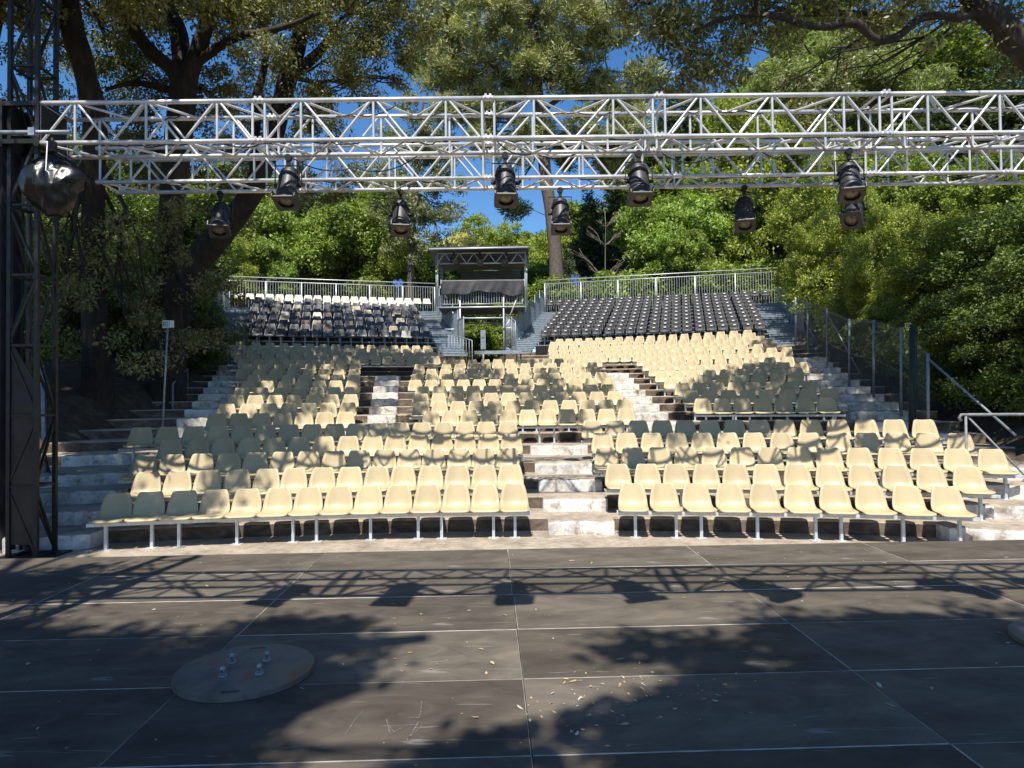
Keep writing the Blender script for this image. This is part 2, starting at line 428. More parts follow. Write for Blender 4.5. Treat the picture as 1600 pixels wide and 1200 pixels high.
def chalk():
    rc = random.Random(12); m = MB(); o = P(640, 1128, stage_pt0(640, 1128)); o.z = STZ
    for (pts) in ([(655, 1092), (653, 1110), (650, 1118), (635, 1117)], [(604, 1130), (612, 1140), (628, 1130), (645, 1128)], [(650, 1124), (640, 1140), (626, 1160)], [(640, 1155), (668, 1154)], [(565, 1105), (552, 1120), (535, 1145)], [(600, 1120), (606, 1144)], [(655, 1130), (632, 1150)],
                  [(900, 1110), (930, 1090)], [(1140, 1120), (1180, 1118)], [(700, 1010), (730, 1022)], [(1290, 1000), (1310, 1012)], [(430, 1165), (500, 1160)]):
        q = []
        for u, v in pts: Y = stage_pt0(u, v); q.append(Vector(((u - 800) / F * Y, Y, STZ)) - o)
        for a, b in zip(q, q[1:]):
            n = 6
            for i in range(n):
                p0, p1 = a.lerp(b, i / n), a.lerp(b, (i + .85) / n); d = (p1 - p0).normalized(); s_ = Vector((-d.y, d.x, 0)) * rc.uniform(.0012, .004); z = Vector((0, 0, .0045))
                m.add([p0 + z - s_, p1 + z - s_ * rc.uniform(.4, 1), p1 + z + s_, p0 + z + s_ * rc.uniform(.4, 1)], [(0, 1, 2, 3)])
    tag(m.build('chalk_scribble', rough_mat('chalk', (.12, .112, .105), (.19, .18, .165), 40, .9, 0, 0), None, o), 'faint chalk scribbles and scratches on the sunlit middle of stage', 'chalk marks')
def stage_pt0(u, v): return 1.67 * F / (v - 621.6 + .011 * (u - 800))
chalk()
def base_plate(c, rz, label):
    e = empty('base_plate', c, rz, label, 'base plate', 'round steel base plates on the stage')
    bm = bmesh.new(); n = 72; r = .405
    outer = [bm.verts.new((r * math.cos(2 * math.pi * i / n), r * math.sin(2 * math.pi * i / n), .034)) for i in range(n)]
    es = [bm.edges.new((outer[i], outer[(i + 1) % n])) for i in range(n)]
    for sy in (-1, 1):
        slot = []
        for i in range(20):
            a = 2 * math.pi * i / 20; x = .017 * math.cos(a) + (.035 if math.cos(a) > 0 else -.035); y = .017 * math.sin(a) + sy * .335
            slot.append(bm.verts.new((x, y, .034)))
        es += [bm.edges.new((slot[i], slot[(i + 1) % 20])) for i in range(20)]
    bmesh.ops.triangle_fill(bm, edges=es, use_beauty=True)
    g = bmesh.ops.extrude_face_region(bm, geom=bm.faces[:])
    for v in [x for x in g['geom'] if isinstance(x, bmesh.types.BMVert)]: v.co.z = .004
    bmesh.ops.recalc_face_normals(bm, faces=bm.faces[:])
    me = bpy.data.meshes.new('disc'); bm.to_mesh(me); bm.free(); me.materials.append(M['steel_plate'])
    link('disc', me, e)
    for sx in (-1, 1):
        for sy in (-1, 1):
            m = MB(); x, y = sx * .105, sy * .105
            m.tube([(x, y, .0345), (x, y, .042)], .026, 14)
            m.tube([(x, y, .0422), (x, y, .078), (x, y, .084), (x, y, .092)], [.014, .014, .016, .010], 14)
            m.tube([(x, y - .0165, .066), (x, y + .0165, .066)], .006, 8, 1)
            m.build('spigot', [M['galv_dull'], M['black_metal']], e)
for u, v, rz, lb in ((382, 1049, R(8), 'round rusty steel base plate with four spigots lying at middle of stage'),
                     (1682, 1004, R(20), 'second steel base plate cut off by the edge beside the fence side of stage')):
    Y = 1.67 * F / (v - 621.6 + .011 * (u - 800)); base_plate(((u - 800) / F * Y, Y, STZ), rz, lb)

# ------------------------------------------------------------------ stairs painted white
def flight(label, steps, mat='painted'):
    "steps: list of (k, x0, x1) one block standing before the riser of row k"
    k0, a0, b0 = steps[0]
    org = Vector(((a0 + b0) / 2, rowY(k0, (a0 + b0) / 2, RO), base(k0) - .2))
    e = empty('stair_flight', org, 0, label, 'stairs')
    rnd = random.Random(k0 * 17 + int(a0 * 10))
    for k, a, b in steps:
        nseg = max(2, int((b - a) / .09)); m = MB()
        xs = np.linspace(a, b, nseg + 1); vs = []
        dep = .33
        for i, x in enumerate(xs):
            yf = rowY(k, x, RO) - dep + rnd.uniform(-.02, .02) + (.035 if rnd.random() < .12 else 0); yb = rowY(k, x, RO) + .12; z = base(k) + .008 + rnd.uniform(-.011, .011)
            if i in (0, nseg): yf += .03; z -= .012
            vs += [(x, yf + .004, base(k) - .33), (x, yf, z - .05), (x, yf + .008, z - .016), (x, yf + .03, z), (x, yb, z), (x, yb, base(k) - .33)]
        f0 = []; f1 = []
        for i in range(nseg):
            p, q = i * 6, i * 6 + 6
            f0 += [(p, q, q + 1, p + 1), (p + 1, q + 1, q + 2, p + 2)]; f1 += [(p + 2, q + 2, q + 3, p + 3), (p + 3, q + 3, q + 4, p + 4)]
        l = nseg * 6
        f0 += [(0, 1, 2, 3, 4, 5), (l, l + 5, l + 4, l + 3, l + 2, l + 1)]
        vs = [Vector(v) - org for v in vs]
        m.add(vs, f0, 0); bb = len(m.v) - len(vs)
        for f in f1: m.f.append(tuple(bb + i for i in f)); m.m.append(1); m.sm.append(False)
        m.build('step', [M[mat], M['concrete']], e)
def lerp(a, b, t): return a + (b - a) * t
flight('wide white painted centre steps between the two front seat blocks', [(k, lerp(.52, .38, (k - 2) / 4), lerp(1.50, 1.60, (k - 2) / 4)) for k in range(2, 7)])
flight('worn shaded front steps between the black tower and the cream seats', [(k, lerp(-7.3, -8.7, (k - 2) / 4), lerp(-5.95, -7.0, (k - 2) / 4)) for k in range(2, 7)])
flight('short sunlit white steps at the barrier end of the front rows', [(k, lerp(6.0, 8.0, (k - 2) / 3), lerp(7.3, 9.4, (k - 2) / 3)) for k in range(2, 6)])
flight('narrow white steps dividing the upper block beside exit sign from middle block', [(k, lerp(-3.40, -4.75, (k - 7) / 8), lerp(-2.72, -3.95, (k - 7) / 8)) for k in range(7, 16)])
flight('sunlit white steps between middle upper block and the block beside wire fence', [(k, lerp(3.05, 3.3, (k - 7) / 8), lerp(3.95, 4.05, (k - 7) / 8)) for k in range(7, 16)])
flight('shaded bluish white stairs climbing beside the exit sign pole', [(k, lerp(-7.6, -10.0, (k - 7) / 10), lerp(-6.5, -9.0, (k - 7) / 10)) for k in range(7, 18)])
flight('white stairs climbing along the wire fence', [(k, lerp(7.65, 9.35, (k - 7) / 10), lerp(8.9, 10.3, (k - 7) / 10)) for k in range(7, 18)])

# ------------------------------------------------------------------ seats
def shell_mesh(name, prof, mats, curve=.03, thick=.012):
    "prof: list of (y, z, half width); a moulded one-piece shell"
    bm = bmesh.new(); nu = 9; rows = []
    for (y, z, hw, cv) in prof:
        r = []
        for i in range(nu):
            t = -1 + 2 * i / (nu - 1)
            r.append(bm.verts.new((t * hw, y - cv * t * t * .9, z + cv * abs(t) ** 2.5 * .55)))
        rows.append(r)
    for a, b in zip(rows, rows[1:]):
        for i in range(nu - 1): bm.faces.new((a[i], a[i + 1], b[i + 1], b[i]))
    bmesh.ops.recalc_face_normals(bm, faces=bm.faces[:])
    bmesh.ops.solidify(bm, geom=bm.faces[:], thickness=thick)
    bmesh.ops.recalc_face_normals(bm, faces=bm.faces[:])
    for f in bm.faces: f.smooth = True
    me = bpy.data.meshes.new(name); bm.to_mesh(me); bm.free()
    for m in (mats if isinstance(mats, (list, tuple)) else [mats]): me.materials.append(m)
    return me
PROF = [(-.235, .400, .165, .0), (-.232, .416, .196, .0), (-.222, .427, .208, .004), (-.19, .435, .213, .010), (-.10, .430, .215, .02), (.0, .423, .215, .03), (.08, .422, .214, .035),
        (.135, .434, .212, .04), (.17, .460, .210, .045), (.192, .506, .206, .048), (.21, .565, .196, .045), (.228, .63, .182, .04), (.244, .688, .168, .033),
        (.254, .722, .156, .026), (.259, .738, .140, .02), (.261, .748, .108, .012)]
SHELL = shell_mesh('seat_shell', PROF, M['cream'])
def bracket_mesh():
    m = MB()
    m.box((0, -.06, .402), (.10, .26, .014)); m.box((0, -.125, .385), (.05, .05, .02)); m.box((0, .03, .385), (.05, .05, .02))
    return m.mesh('mounting_bracket', M['galv'])
BRK = bracket_mesh()
ORD = ['', 'first', 'second', 'third', 'fourth', 'fifth', 'sixth', 'seventh', 'eighth', 'ninth', 'tenth', 'eleventh', 'twelfth', 'thirteenth', 'fourteenth',
       'fifteenth', 'sixteenth', 'seventeenth', 'eighteenth', 'nineteenth', 'twentieth', 'twenty-first', 'twenty-second', 'twenty-third', 'twenty-fourth', 'twenty-fifth']
ROWS = [  # block, row, photo u of the first and last seat, seats
    ('FL', 1, 186, 804, 14), ('FL', 2, 233, 798, 14), ('FL', 3, 227, 793.5, 15), ('FL', 4, 268, 799, 15), ('FL', 5, 223, 793, 17),
    ('FR', 1, 986, 1475, 10), ('FR', 2, 965, 1508, 12), ('FR', 3, 947, 1547, 14), ('FR', 4, 941, 1498, 14), ('FR', 5, 925, 1442, 14),
    ('UL', 6, 338.7, 541, 7), ('UL', 7, 355, 544, 7), ('UL', 8, 368.7, 547.5, 7), ('UL', 9, 378.5, 550, 7), ('UL', 10, 388, 551, 7),
    ('UL', 11, 396, 552, 7), ('UL', 12, 378.5, 553, 8), ('UL', 13, 386, 554, 8), ('UL', 14, 380, 555, 9),
    ('UL', 15, 374, 680, 16), ('UL', 16, 368, 675, 16), ('UL', 17, 363, 670, 17), ('UL', 18, 351, 667, 17),
    ('UC', 6, 673, 978.5, 11), ('UC', 7, 658, 976, 12), ('UC', 8, 658, 960.5, 12), ('UC', 9, 660.6, 950, 12), ('UC', 10, 649, 950, 13),
    ('UC', 11, 651.7, 939.4, 13), ('UC', 12, 652.5, 929, 14), ('UC', 13, 655, 925, 14), ('UC', 14, 700, 933, 13),
    ('UR', 7, 1097, 1291, 7), ('UR', 8, 1080, 1294.6, 8), ('UR', 9, 1066, 1266.7, 8), ('UR', 10, 1049, 1243, 8), ('UR', 11, 1034.5, 1243, 9),
    ('UR', 12, 1023, 1252, 10), ('UR', 13, 1013, 1230, 10), ('UR', 14, 1003.6, 1218, 11),
    ('UR', 15, 870, 1230, 19), ('UR', 16, 866, 1207, 19), ('UR', 17, 865, 1202, 19), ('UR', 18, 864, 1188, 19), ('UR', 19, 865, 1174, 18), ('UR', 20, 874, 1168, 18)]
BLK = {'FL': ('front block by black tower', 'from centre steps'), 'FR': ('front block by tube barrier', 'from centre steps'),
       'UL': ('upper block beside exit sign', 'from exit sign'), 'UC': ('upper block facing sound tower', 'from exit sign side'),
       'UR': ('upper block beside wire fence', 'from wire fence')}
FIRST = {'FL': 1, 'FR': 1, 'UL': 6, 'UC': 6, 'UR': 7}
def seats():
    allseats = []; rnd = random.Random(8)
    for blk, k, ua, ub, n in ROWS:
        xa = X_from_px(k, ua, base(k) + .74); xb = X_from_px(k, ub, base(k) + .74)
        xs = np.linspace(xa, xb, n)
        for i, X in enumerate(xs):
            # back tops lie on the row's arc; the seat's own origin is 0.26 in front of them
            a = slope_ang(k, X) * .85; Y = rowY(k, X)
            o = (X + math.sin(a) * .26, Y - math.cos(a) * .26)
            idx = {'FL': n - i, 'FR': i + 1, 'UL': i + 1, 'UC': i + 1, 'UR': n - i}[blk]
            allseats.append((Y, blk, k, idx, o[0], o[1], base(k), a + rnd.gauss(0, R(1.6))))
        # the beam with its legs
        e0 = Vector((xa, rowY(k, xa, -.30), base(k)))
        e = empty('beam_frame', e0, 0, f'galvanised beam on legs under the {ORD[k - FIRST[blk] + 1]} row of {BLK[blk][0]}', 'seat beam', 'beams carrying the seat rows')
        ext = .24; sgn = np.linspace(xa - ext, xb + ext, max(5, n // 2 + 2))
        pts = [Vector((x, rowY(k, x, -.30), base(k) + .352)) - e0 for x in sgn]
        m = MB()
        for p, q in zip(pts, pts[1:]): m.bar(p, q, .06, .045)
        pts2 = [p + Vector((0, .16, 0)) for p in pts]
        if k < 7:
            for p, q in zip(pts2, pts2[1:]): m.bar(p, q, .04, .03)
        m.build('beam', M['galv'], e)
        if k < 12:
            lp = [0, .58, .93, 1.70, 2.47, 2.80, 3.57, 4.26, 4.60, 5.36, 6.12, 6.46, 7.2]; lp = [q for q in lp if q < xb - xa - .2] + [xb - xa]; lx = [xa + q for q in lp]
        else: lx = [xa, (xa + xb) / 2, xb]
        for x in lx:
            p = Vector((x, rowY(k, x, -.31), base(k))) - e0
            g = MB(); g.bar(p + Vector((0, 0, .008)), p + Vector((0, 0, .329)), .04, .04); g.box(p + Vector((0, 0, .004)), (.15, .12, .008))
            g.build('leg', M['galv'], e)
    allseats.sort()
    far = MB(); sv = [v.co.copy() for v in SHELL.vertices]; sf = [tuple(p.vertices) for p in SHELL.polygons]
    for j, (Y, blk, k, idx, x, y, z, a) in enumerate(allseats):
        if j < 300:
            o = link('plastic_seat', SHELL, None, (x, y, z), a)
            tag(o, f'cream plastic seat, {ORD[idx]} {BLK[blk][1]}, {ORD[k - FIRST[blk] + 1]} row, {BLK[blk][0]}', 'plastic seat', 'cream plastic seats on the terraces')
            if k <= 5: link('mounting_bracket', BRK, o)
        else:
            Mx = Matrix.Translation((x, y, z)) @ Matrix.Rotation(a, 4, 'Z') @ Matrix.Diagonal((.9, 1, 1, 1))
            far.add([Mx @ v for v in sv], sf, 0, True)
    o = far.build('distant_plastic_seats', M['cream'])
    tag(o, 'far rows of cream plastic seats below the two metal grandstands', 'seats', kind='stuff')
seats()

# ------------------------------------------------------------------ metal grandstands
LOW = [(-.23, .40, .16, 0), (-.225, .415, .19, 0), (-.19, .425, .2, .008), (-.05, .415, .205, .02), (.08, .41, .205, .03), (.14, .425, .205, .035), (.18, .47, .205, .04),
       (.205, .55, .205, .04), (.222, .64, .203, .036), (.235, .705, .195, .03), (.24, .722, .178, .02), (.242, .73, .15, .01)]
LOWS = shell_mesh('stadium_shell', LOW, M['black_seat'], thick=.02)
def plate_mesh():
    m = MB(); m.box((0, .176, .655), (.10, .005, .045), Matrix.Rotation(R(-8), 3, 'X')); return m.mesh('number_plate', M['plate'])
PLT = plate_mesh()
def foot_mesh():
    m = MB(); m.bar((0, .02, .0), (0, .02, .40), .05, .05); m.box((0, .0, .398), (.3, .2, .012)); return m.mesh('support', M['galv_dull'])
FOOT = foot_mesh()
SHELLS = {}
for nm in ('grey_seat', 'brown_seat', 'beige_seat', 'cream_white'):
    me = SHELL.copy(); me.materials.clear(); me.materials.append(M[nm]); SHELLS[nm] = me

def grandstand(name, label, A, B, zpan, nseat, rise, run, nrow, Ls, Rs, rh):
    "A, B: ground points of the first and last seat of the front row; Ls, Rs: stair widths on either side"
    A = Vector(A); B = Vector(B); ax = (B - A).to_2d(); L = ax.length; ang = math.atan2(ax.y, ax.x)
    z0 = zpan - .41
    e = empty(name, (A.x, A.y, z0), ang, label, 'grandstand')
    X0, X1 = -.35, L + .35
    for r in range(nrow):
        m = MB(); y = r * run - .42; z = r * rise
        yb = y + run if r < nrow - 1 else y + run + .5
        m.box(((X0 + X1) / 2, (y + yb) / 2, z - .02), (X1 - X0, yb - y, .04))
        m.box(((X0 + X1) / 2, y + .015 + .02, z - .04 - (rise - .04) / 2), (X1 - X0 - .02, .02, rise - .05), mi=1)
        m.build('deck_tread', [M['galv_dull'], M['black_metal']], e)
    # stairs beside the seats
    for (sa, sb) in ((X0 - Ls, X0 - .02), (X1 + .02, X1 + Rs)):
        for r in range(-2, nrow * 2 - 1):
            m = MB(); y = r * run / 2 - .42; z = r * rise / 2
            if z0 + z < 3.6: continue
            yb = y + run / 2 + .03
            if r == nrow * 2 - 2: yb += run / 2 + .5
            m.box(((sa + sb) / 2, (y + yb) / 2, z - .02), (sb - sa, yb - y, .035)); m.box(((sa + sb) / 2, y + .02, z - .04 - rise / 4 + .01), (sb - sa - .02, .012, rise / 2 - .03))
            m.build('stair_tread', M['galv_dull'], e)
    # cladding below the front row and scaffold legs
    m = MB(); m.box(((X0 + X1) / 2, -.455, -.53), (X1 - X0 - .04, .03, .98)); m.build('front_cladding', M['black_metal'], e)
    for x in np.linspace(X0 - Ls + .1, X1 + Rs - .1, 8):
        g = MB()
        for y in (.1, run * 4, run * (nrow - 1) + .3):
            top = (y + .42) / run * rise - .25
            g.tube([(x, y, -1.2), (x, y, top)], .024, 6)
        g.tube([(x, .1, -.3), (x, run * (nrow - 1) + .3, (nrow - 1) * rise - .3)], .02, 6)
        g.build('scaffold_leg', M['galv_dull'], e)
    # back guard rail
    yb = (nrow - 1) * run + .52; zt = (nrow - 1) * rise
    g = MB(); xa, xb = X0 - Ls, X1 + Rs
    g.tube([(xa, yb, zt + rh), (xb, yb, zt + rh)], .024, 8); g.tube([(xa, yb, zt + rh - .2), (xb, yb, zt + rh - .2)], .02, 8); g.tube([(xa, yb, zt + .1), (xb, yb, zt + .1)], .02, 8)
    g.build('guard_rail', M['galv'], e)
    g = MB(); nb = int((xb - xa) / .13)
    for i in range(nb + 1):
        x = lerp(xa, xb, i / nb); g.tube([(x, yb, zt + .1), (x, yb, zt + rh - .2)], .011, 5, cap=False)
    g.build('balusters', M['galv'], e)
    npost = 6
    for i in range(npost + 1):
        x = lerp(xa + .02, xb - .02, i / npost); g = MB(); g.tube([(x, yb - .03, zt - .2), (x, yb - .03, zt + rh - .2)], .03, 8); g.build('rail_post', M['galv'], e)
    # stepped guard panels along the outer side of both stairs
    for sx in (X0 - Ls, X1 + Rs):
        npan = 6; tot = nrow * run
        for i in range(npan):
            y0 = -.42 + i * tot / npan; y1 = y0 + tot / npan; zb = ((y0 + y1) / 2 + .42) / run * rise - .15
            g = MB(); zt2 = zb + 1.28
            g.tube([(sx, y0 + .03, zb - .3), (sx, y0 + .03, zt2), (sx, y1 - .03, zt2), (sx, y1 - .03, zb - .3)], .022, 6)
            g.tube([(sx, y0, zb), (sx, y1, zb)], .018, 6)
            nbar = 9
            for q in range(1, nbar):
                y = lerp(y0, y1, q / nbar); g.bar((sx, y, zb), (sx, y, zt2), .012, .07, up=Vector((0, 1, 0)))
            g.build('stair_guard', M['galv_dull'], e)
    return e, ang, L, z0
def Mxy(e, ang, x, y, z): 
    return (e.location.x + x * math.cos(ang) - y * math.sin(ang), e.location.y + x * math.sin(ang) + y * math.cos(ang), e.location.z + z)
# stand with the mixed grey and pale shell seats, behind the block beside the exit sign
RUN = .76
eL, aL, LL, zL = grandstand('grandstand', 'metal grandstand of mixed slate and pale shell seats, mostly in shade', (-10.78, 27.25), (-3.62, 29.25), 4.66, 17, .27, RUN, 10, 1.15, 1.15, 1.65)
rnd = random.Random(21)
for r in range(10):
    n = 17; xs = list(np.linspace(0, LL, n))
    if r == 9: xs = [-1.0, -.5] + xs + [LL + .5, LL + 1.0]
    for i, x in enumerate(xs):
        q = rnd.random()
        kind = 'cream_white' if (r >= 8 and (i > 6 or q < .4)) or (r == 9) else ('beige_seat' if q < .09 else 'brown_seat' if q < .13 else 'cream_white' if q < .16 else 'grey_seat')
        cl = {'cream_white': 'pale', 'beige_seat': 'beige', 'brown_seat': 'brown', 'grey_seat': 'slate'}[kind]
        o = link('shell_seat', SHELLS[kind], None, Mxy(eL, aL, x + rnd.gauss(0, .008), r * RUN, r * .27 + .022), aL)
        tag(o, f'{cl} shell seat, {ORD[i + 1]} from the big oak trunks, {ORD[r + 1]} row up, shaded grandstand', 'shell seat', 'shell seats on the shaded grandstand')
        link('support', FOOT, o)
eR, aR, LR, zR = grandstand('grandstand', 'sunlit metal grandstand filled with black stadium seats', (1.52, 31.0), (10.6, 28.7), 4.84, 20, .262, RUN, 10, 1.1, 1.3, 1.95)
for r in range(10):
    xs = [];  x = 0
    for i in range(20):
        xs.append(x); x += 1
        if i in (5, 9, 13, 17): x += .16
    xs = [k * LR / xs[-1] for k in xs]
    if r == 9: xs = [-1.0, -.5] + xs + [LR + .5, LR + 1.02]
    for i, x in enumerate(xs):
        o = link('stadium_seat', LOWS, None, Mxy(eR, aR, x, r * RUN, r * .262 + .022), aR)
        tag(o, f'black stadium seat with white plate, {ORD[i + 1]} from the sound tower, {ORD[r + 1]} row up', 'stadium seat', 'black stadium seats on the sunlit grandstand')
        link('number_plate', PLT, o); link('support', FOOT, o)

# ------------------------------------------------------------------ lighting trusses
TS = .53; ZT = 5.99
def truss_section(L, s, r=.030, rb=.0175, vertical=False):
    m = MB()
    cs = [(0, 0), (s, 0), (0, -s), (s, -s)]           # (y, z): front top, back top, front bottom, back bottom
    for y, z in cs: m.tube([(.02, y, z), (L - .02, y, z)], r, 10)
    nb = max(1, round(L / .97)); b = (L - .16) / nb
    for (ya, za), (yb, zb) in (((0, 0), (0, -s)), ((s, 0), (s, -s)), ((0, 0), (s, 0)), ((0, -s), (s, -s))):
        vert = ya == yb
        if vert:
            for x in (.08, L - .08): m.tube([(x, ya, za), (x, yb, zb)], rb, 7, cap=False)
            for i in range(nb):
                x0 = .08 + i * b; xm = x0 + b / 2
                m.tube([(xm, ya, za), (xm, yb, zb)], rb, 7, cap=False)
                m.tube([(x0 + .02, yb, zb), (xm - .025, ya, za)], rb, 7, cap=False)
                m.tube([(x0 + b - .02, yb, zb), (xm + .025, ya, za)], rb, 7, cap=False)
        else:
            for x in (.08, L - .08): m.tube([(x, ya, za), (x, yb, zb)], rb, 7, cap=False)
            for i in range(nb):
                x0 = .08 + i * b; xm = x0 + b / 2
                p, q = ((ya, za), (yb, zb)) if za == 0 else ((yb, zb), (ya, za))
                m.tube([(x0 + .02, *q), (xm, *p)], rb, 7, cap=False); m.tube([(x0 + b - .02, *q), (xm, *p)], rb, 7, cap=False)
    return m
def truss(joints, Y, label, mats='alu', dz=0):
    e = empty('lighting_truss', (joints[0], Y, ZT + dz), 0, label, 'truss', 'aluminium box trusses above the stage')
    for a, b in zip(joints, joints[1:]):
        truss_section(b - a, TS).build('truss_section', M[mats], e, (a - joints[0], 0, 0))
    for a in joints[1:-1]:
        for y in (0, TS):
            for z in (0, -TS):
                m = MB()
                m.tube([(a - joints[0] - .075, y, z), (a - joints[0] - .05, y, z), (a - joints[0] + .05, y, z), (a - joints[0] + .075, y, z)], [.034, .038, .038, .034], 8)
                m.box((a - joints[0] - .03, y - .03, z + .02), (.03, .03, .05)); m.box((a - joints[0] + .03, y - .03, z + .02), (.03, .03, .05))
                m.build('coupler', M['alu'], e)
    return e
T1 = truss([-6.25, -3.29, -.275, 1.97, 4.95, 7.95, 10.95], 8.8, 'aluminium box truss nearer the stage, carrying four black spotlights')
T2 = truss([-6.43, -3.4, -.33, 2.6, 5.6, 7.7, 10.7], 10.4, 'aluminium box truss farther from the stage, just behind the other truss')
T3 = truss([-5.0, -2.0, 1.0, 4.0, 7.0, 10.0], 2.88, 'aluminium box truss over the stage that throws the lattice shadow')
def cable(pts, label, r=.009):
    o = Vector(pts[0]); m = MB(); out = []
    for a, b in zip(pts, pts[1:]):
        a, b = Vector(a), Vector(b); sag = (b - a).length * .13
        for i in range(8):
            t = i / 8; p = a.lerp(b, t); p.z -= sag * 4 * t * (1 - t); out.append(p - o)
    out.append(Vector(pts[-1]) - o)
    m.tube(out, r, 5); tag(m.build('cable', M['rubber'], None, o), label, 'cable', 'black cables looped along the trusses')
y2 = 9.36; zb = ZT - TS
cable([(-3.1, y2 + .1, zb + .03), (-2.3, 9.9, zb + .02), (-1.2, y2, zb + .05)], 'black cable looping under the truss beside the spotlight nearest the oak trunks')
cable([(-.2, 8.78, ZT - .02), (-.15, 8.95, zb), (.35, y2, zb), (1.0, y2, zb + .02)], 'black cable sagging from truss beside the middle spotlight')
cable([(2.1, y2, zb), (2.9, y2 + .3, zb + .02), (3.5, y2, zb), (4.3, y2 + .25, zb + .02)], 'black cable hanging in loops between the two fence side spotlights')
cable([(3.0, 10.95, zb - .03), (3.6, 10.95, zb), (4.4, 10.95, zb - .02)], 'thin black cable under the far truss beside its single spotlight')
cable([(-2.9, 8.85, ZT - .05), (-2.1, 9.0, ZT - .1), (-1.5, 8.9, ZT - .03)], 'thin black cable drooping inside the top of near truss')

for x0, yy, z_, lb in ((-5.6, 8.83, ZT - TS + .03, 'long black cable lashed along lower chord of the near truss'), (-5.8, 9.3, ZT + .03, 'long black cable lashed along upper rear chord of the near truss'), (-5.9, 10.43, ZT - TS + .03, 'long black cable lashed along lower chord of the far truss')):
    rc = random.Random(x0); m = MB(); o = Vector((x0, yy, z_)); pts = []
    for i in range(150): pts.append((i * .09, .03 * math.sin(i * .31) + rc.uniform(-.012, .012), -.02 + .022 * math.sin(i * .47) - (.05 * abs(math.sin(i * .21)) if rc.random() < .7 else 0)))
    m.tube(pts, .009, 5); tag(m.build('cable', M['rubber'], None, o), lb, 'cable', 'black cables looped along the trusses')
def spot_parts():
    "one theatre spotlight, pointing along -z of its own head, hung from the origin"
    head = MB(); n = 20
    head.tube([(0, 0, .23), (0, 0, .28), (0, 0, .305)], [.128, .118, .07], n)
    head.tube([(0, 0, -.16), (0, 0, .23)], [.142, .135], n, cap=False)
    for i in range(12):                                     # cooling fins along the body
        a = 2 * math.pi * i / 12; c, s = math.cos(a), math.sin(a)
        head.box((c * .137, s * .137, .04), (.016, .006, .26), Matrix.Rotation(a, 3, 'Z'))
    for z in (-.09, .16): head.tube([(0, 0, z - .014), (0, 0, z + .014)], .147, n)
    head.tube([(0, 0, -.24), (0, 0, -.16)], [.128, .142], n, cap=False)
    fr = MB()                                                # square colour frame with a round hole
    h = .158; vs = []; k = 32
    for z in (-.245, -.262):
        for i in range(k):
            a = 2 * math.pi * i / k + math.pi / k; c, s = math.cos(a), math.sin(a); mx = max(abs(c), abs(s))
            vs.append((c / mx * h, s / mx * h, z)); vs.append((c * .105, s * .105, z))
    fs = []
    for i in range(k):
        j = (i + 1) % k; o = 2 * k
        fs += [(2 * i, 2 * j, 2 * j + 1, 2 * i + 1), (o + 2 * i, o + 2 * i + 1, o + 2 * j + 1, o + 2 * j), (2 * i, o + 2 * i, o + 2 * j, 2 * j), (2 * i + 1, 2 * j + 1, o + 2 * j + 1, o + 2 * i + 1)]
    fr.add(vs, fs)
    for sx in (-1, 1):
        fr.box((sx * .152, 0, -.2), (.012, .3, .09))
    fr.box((0, .152, -.2), (.3, .012, .09))
    ln = MB(); prof = [(.0, -.245), (.04, -.243), (.08, -.232), (.112, -.215)]; vs = []; fs = []
    for i in range(24):
        a = 2 * math.pi * i / 24
        for rr, z in prof[1:]: vs.append((rr * math.cos(a), rr * math.sin(a), z))
    vs.append((0, 0, -.245))
    for i in range(24):
        j = (i + 1) % 24; fs += [(i * 3, j * 3, len(vs) - 1), (i * 3, i * 3 + 1, j * 3 + 1, j * 3), (i * 3 + 1, i * 3 + 2, j * 3 + 2, j * 3 + 1)]
    ln.add(vs, fs, 0, True)
    yk = MB(); yk.bar((-.185, 0, 0), (-.185, 0, -.30), .006, .035, up=Vector((0, 1, 0))); yk.bar((.185, 0, 0), (.185, 0, -.30), .006, .035, up=Vector((0, 1, 0)))
    yk.bar((-.188, 0, 0), (.188, 0, 0), .035, .006); yk.tube([(-.2, 0, -.28), (-.14, 0, -.28)], .022, 8); yk.tube([(.14, 0, -.28), (.2, 0, -.28)], .022, 8)
    cl = MB(); cl.box((0, 0, .04), (.05, .05, .08)); cl.tube([(0, -.035, .11), (0, .035, .11)], .05, 10); cl.tube([(0, 0, .0), (0, .08, -.02), (.05, .14, -.16), (.04, .12, -.3)], .008, 5)
    return head.mesh('body', M['spot']), fr.mesh('colour_frame', M['spot']), ln.mesh('lens', M['lens']), yk.mesh('yoke', M['black_metal']), cl.mesh('clamp', M['black_metal'])
SPM = spot_parts()
def spotlight(loc, pan, tilt, label, scale=1.0, group='black theatre spotlights under the trusses'):
    e = empty('spotlight', loc, 0, label, 'spotlight', group); e.scale = (scale,) * 3
    link('yoke', SPM[3], e, rz=pan); link('clamp', SPM[4], e)
    Mh = Matrix.Translation((0, 0, -.28)) @ Matrix.Rotation(pan, 4, 'Z') @ Matrix.Rotation(-tilt, 4, 'X') @ Matrix.Translation((0, 0, -.04))
    b = link('body', SPM[0], e); b.matrix_local = Mh
    for nm, me in (('colour_frame', SPM[1]), ('lens', SPM[2])): link(nm, me, b)
    return e
def at_px(u, Y): return (u - 800) / F * Y
ztop = ZT - TS - .15
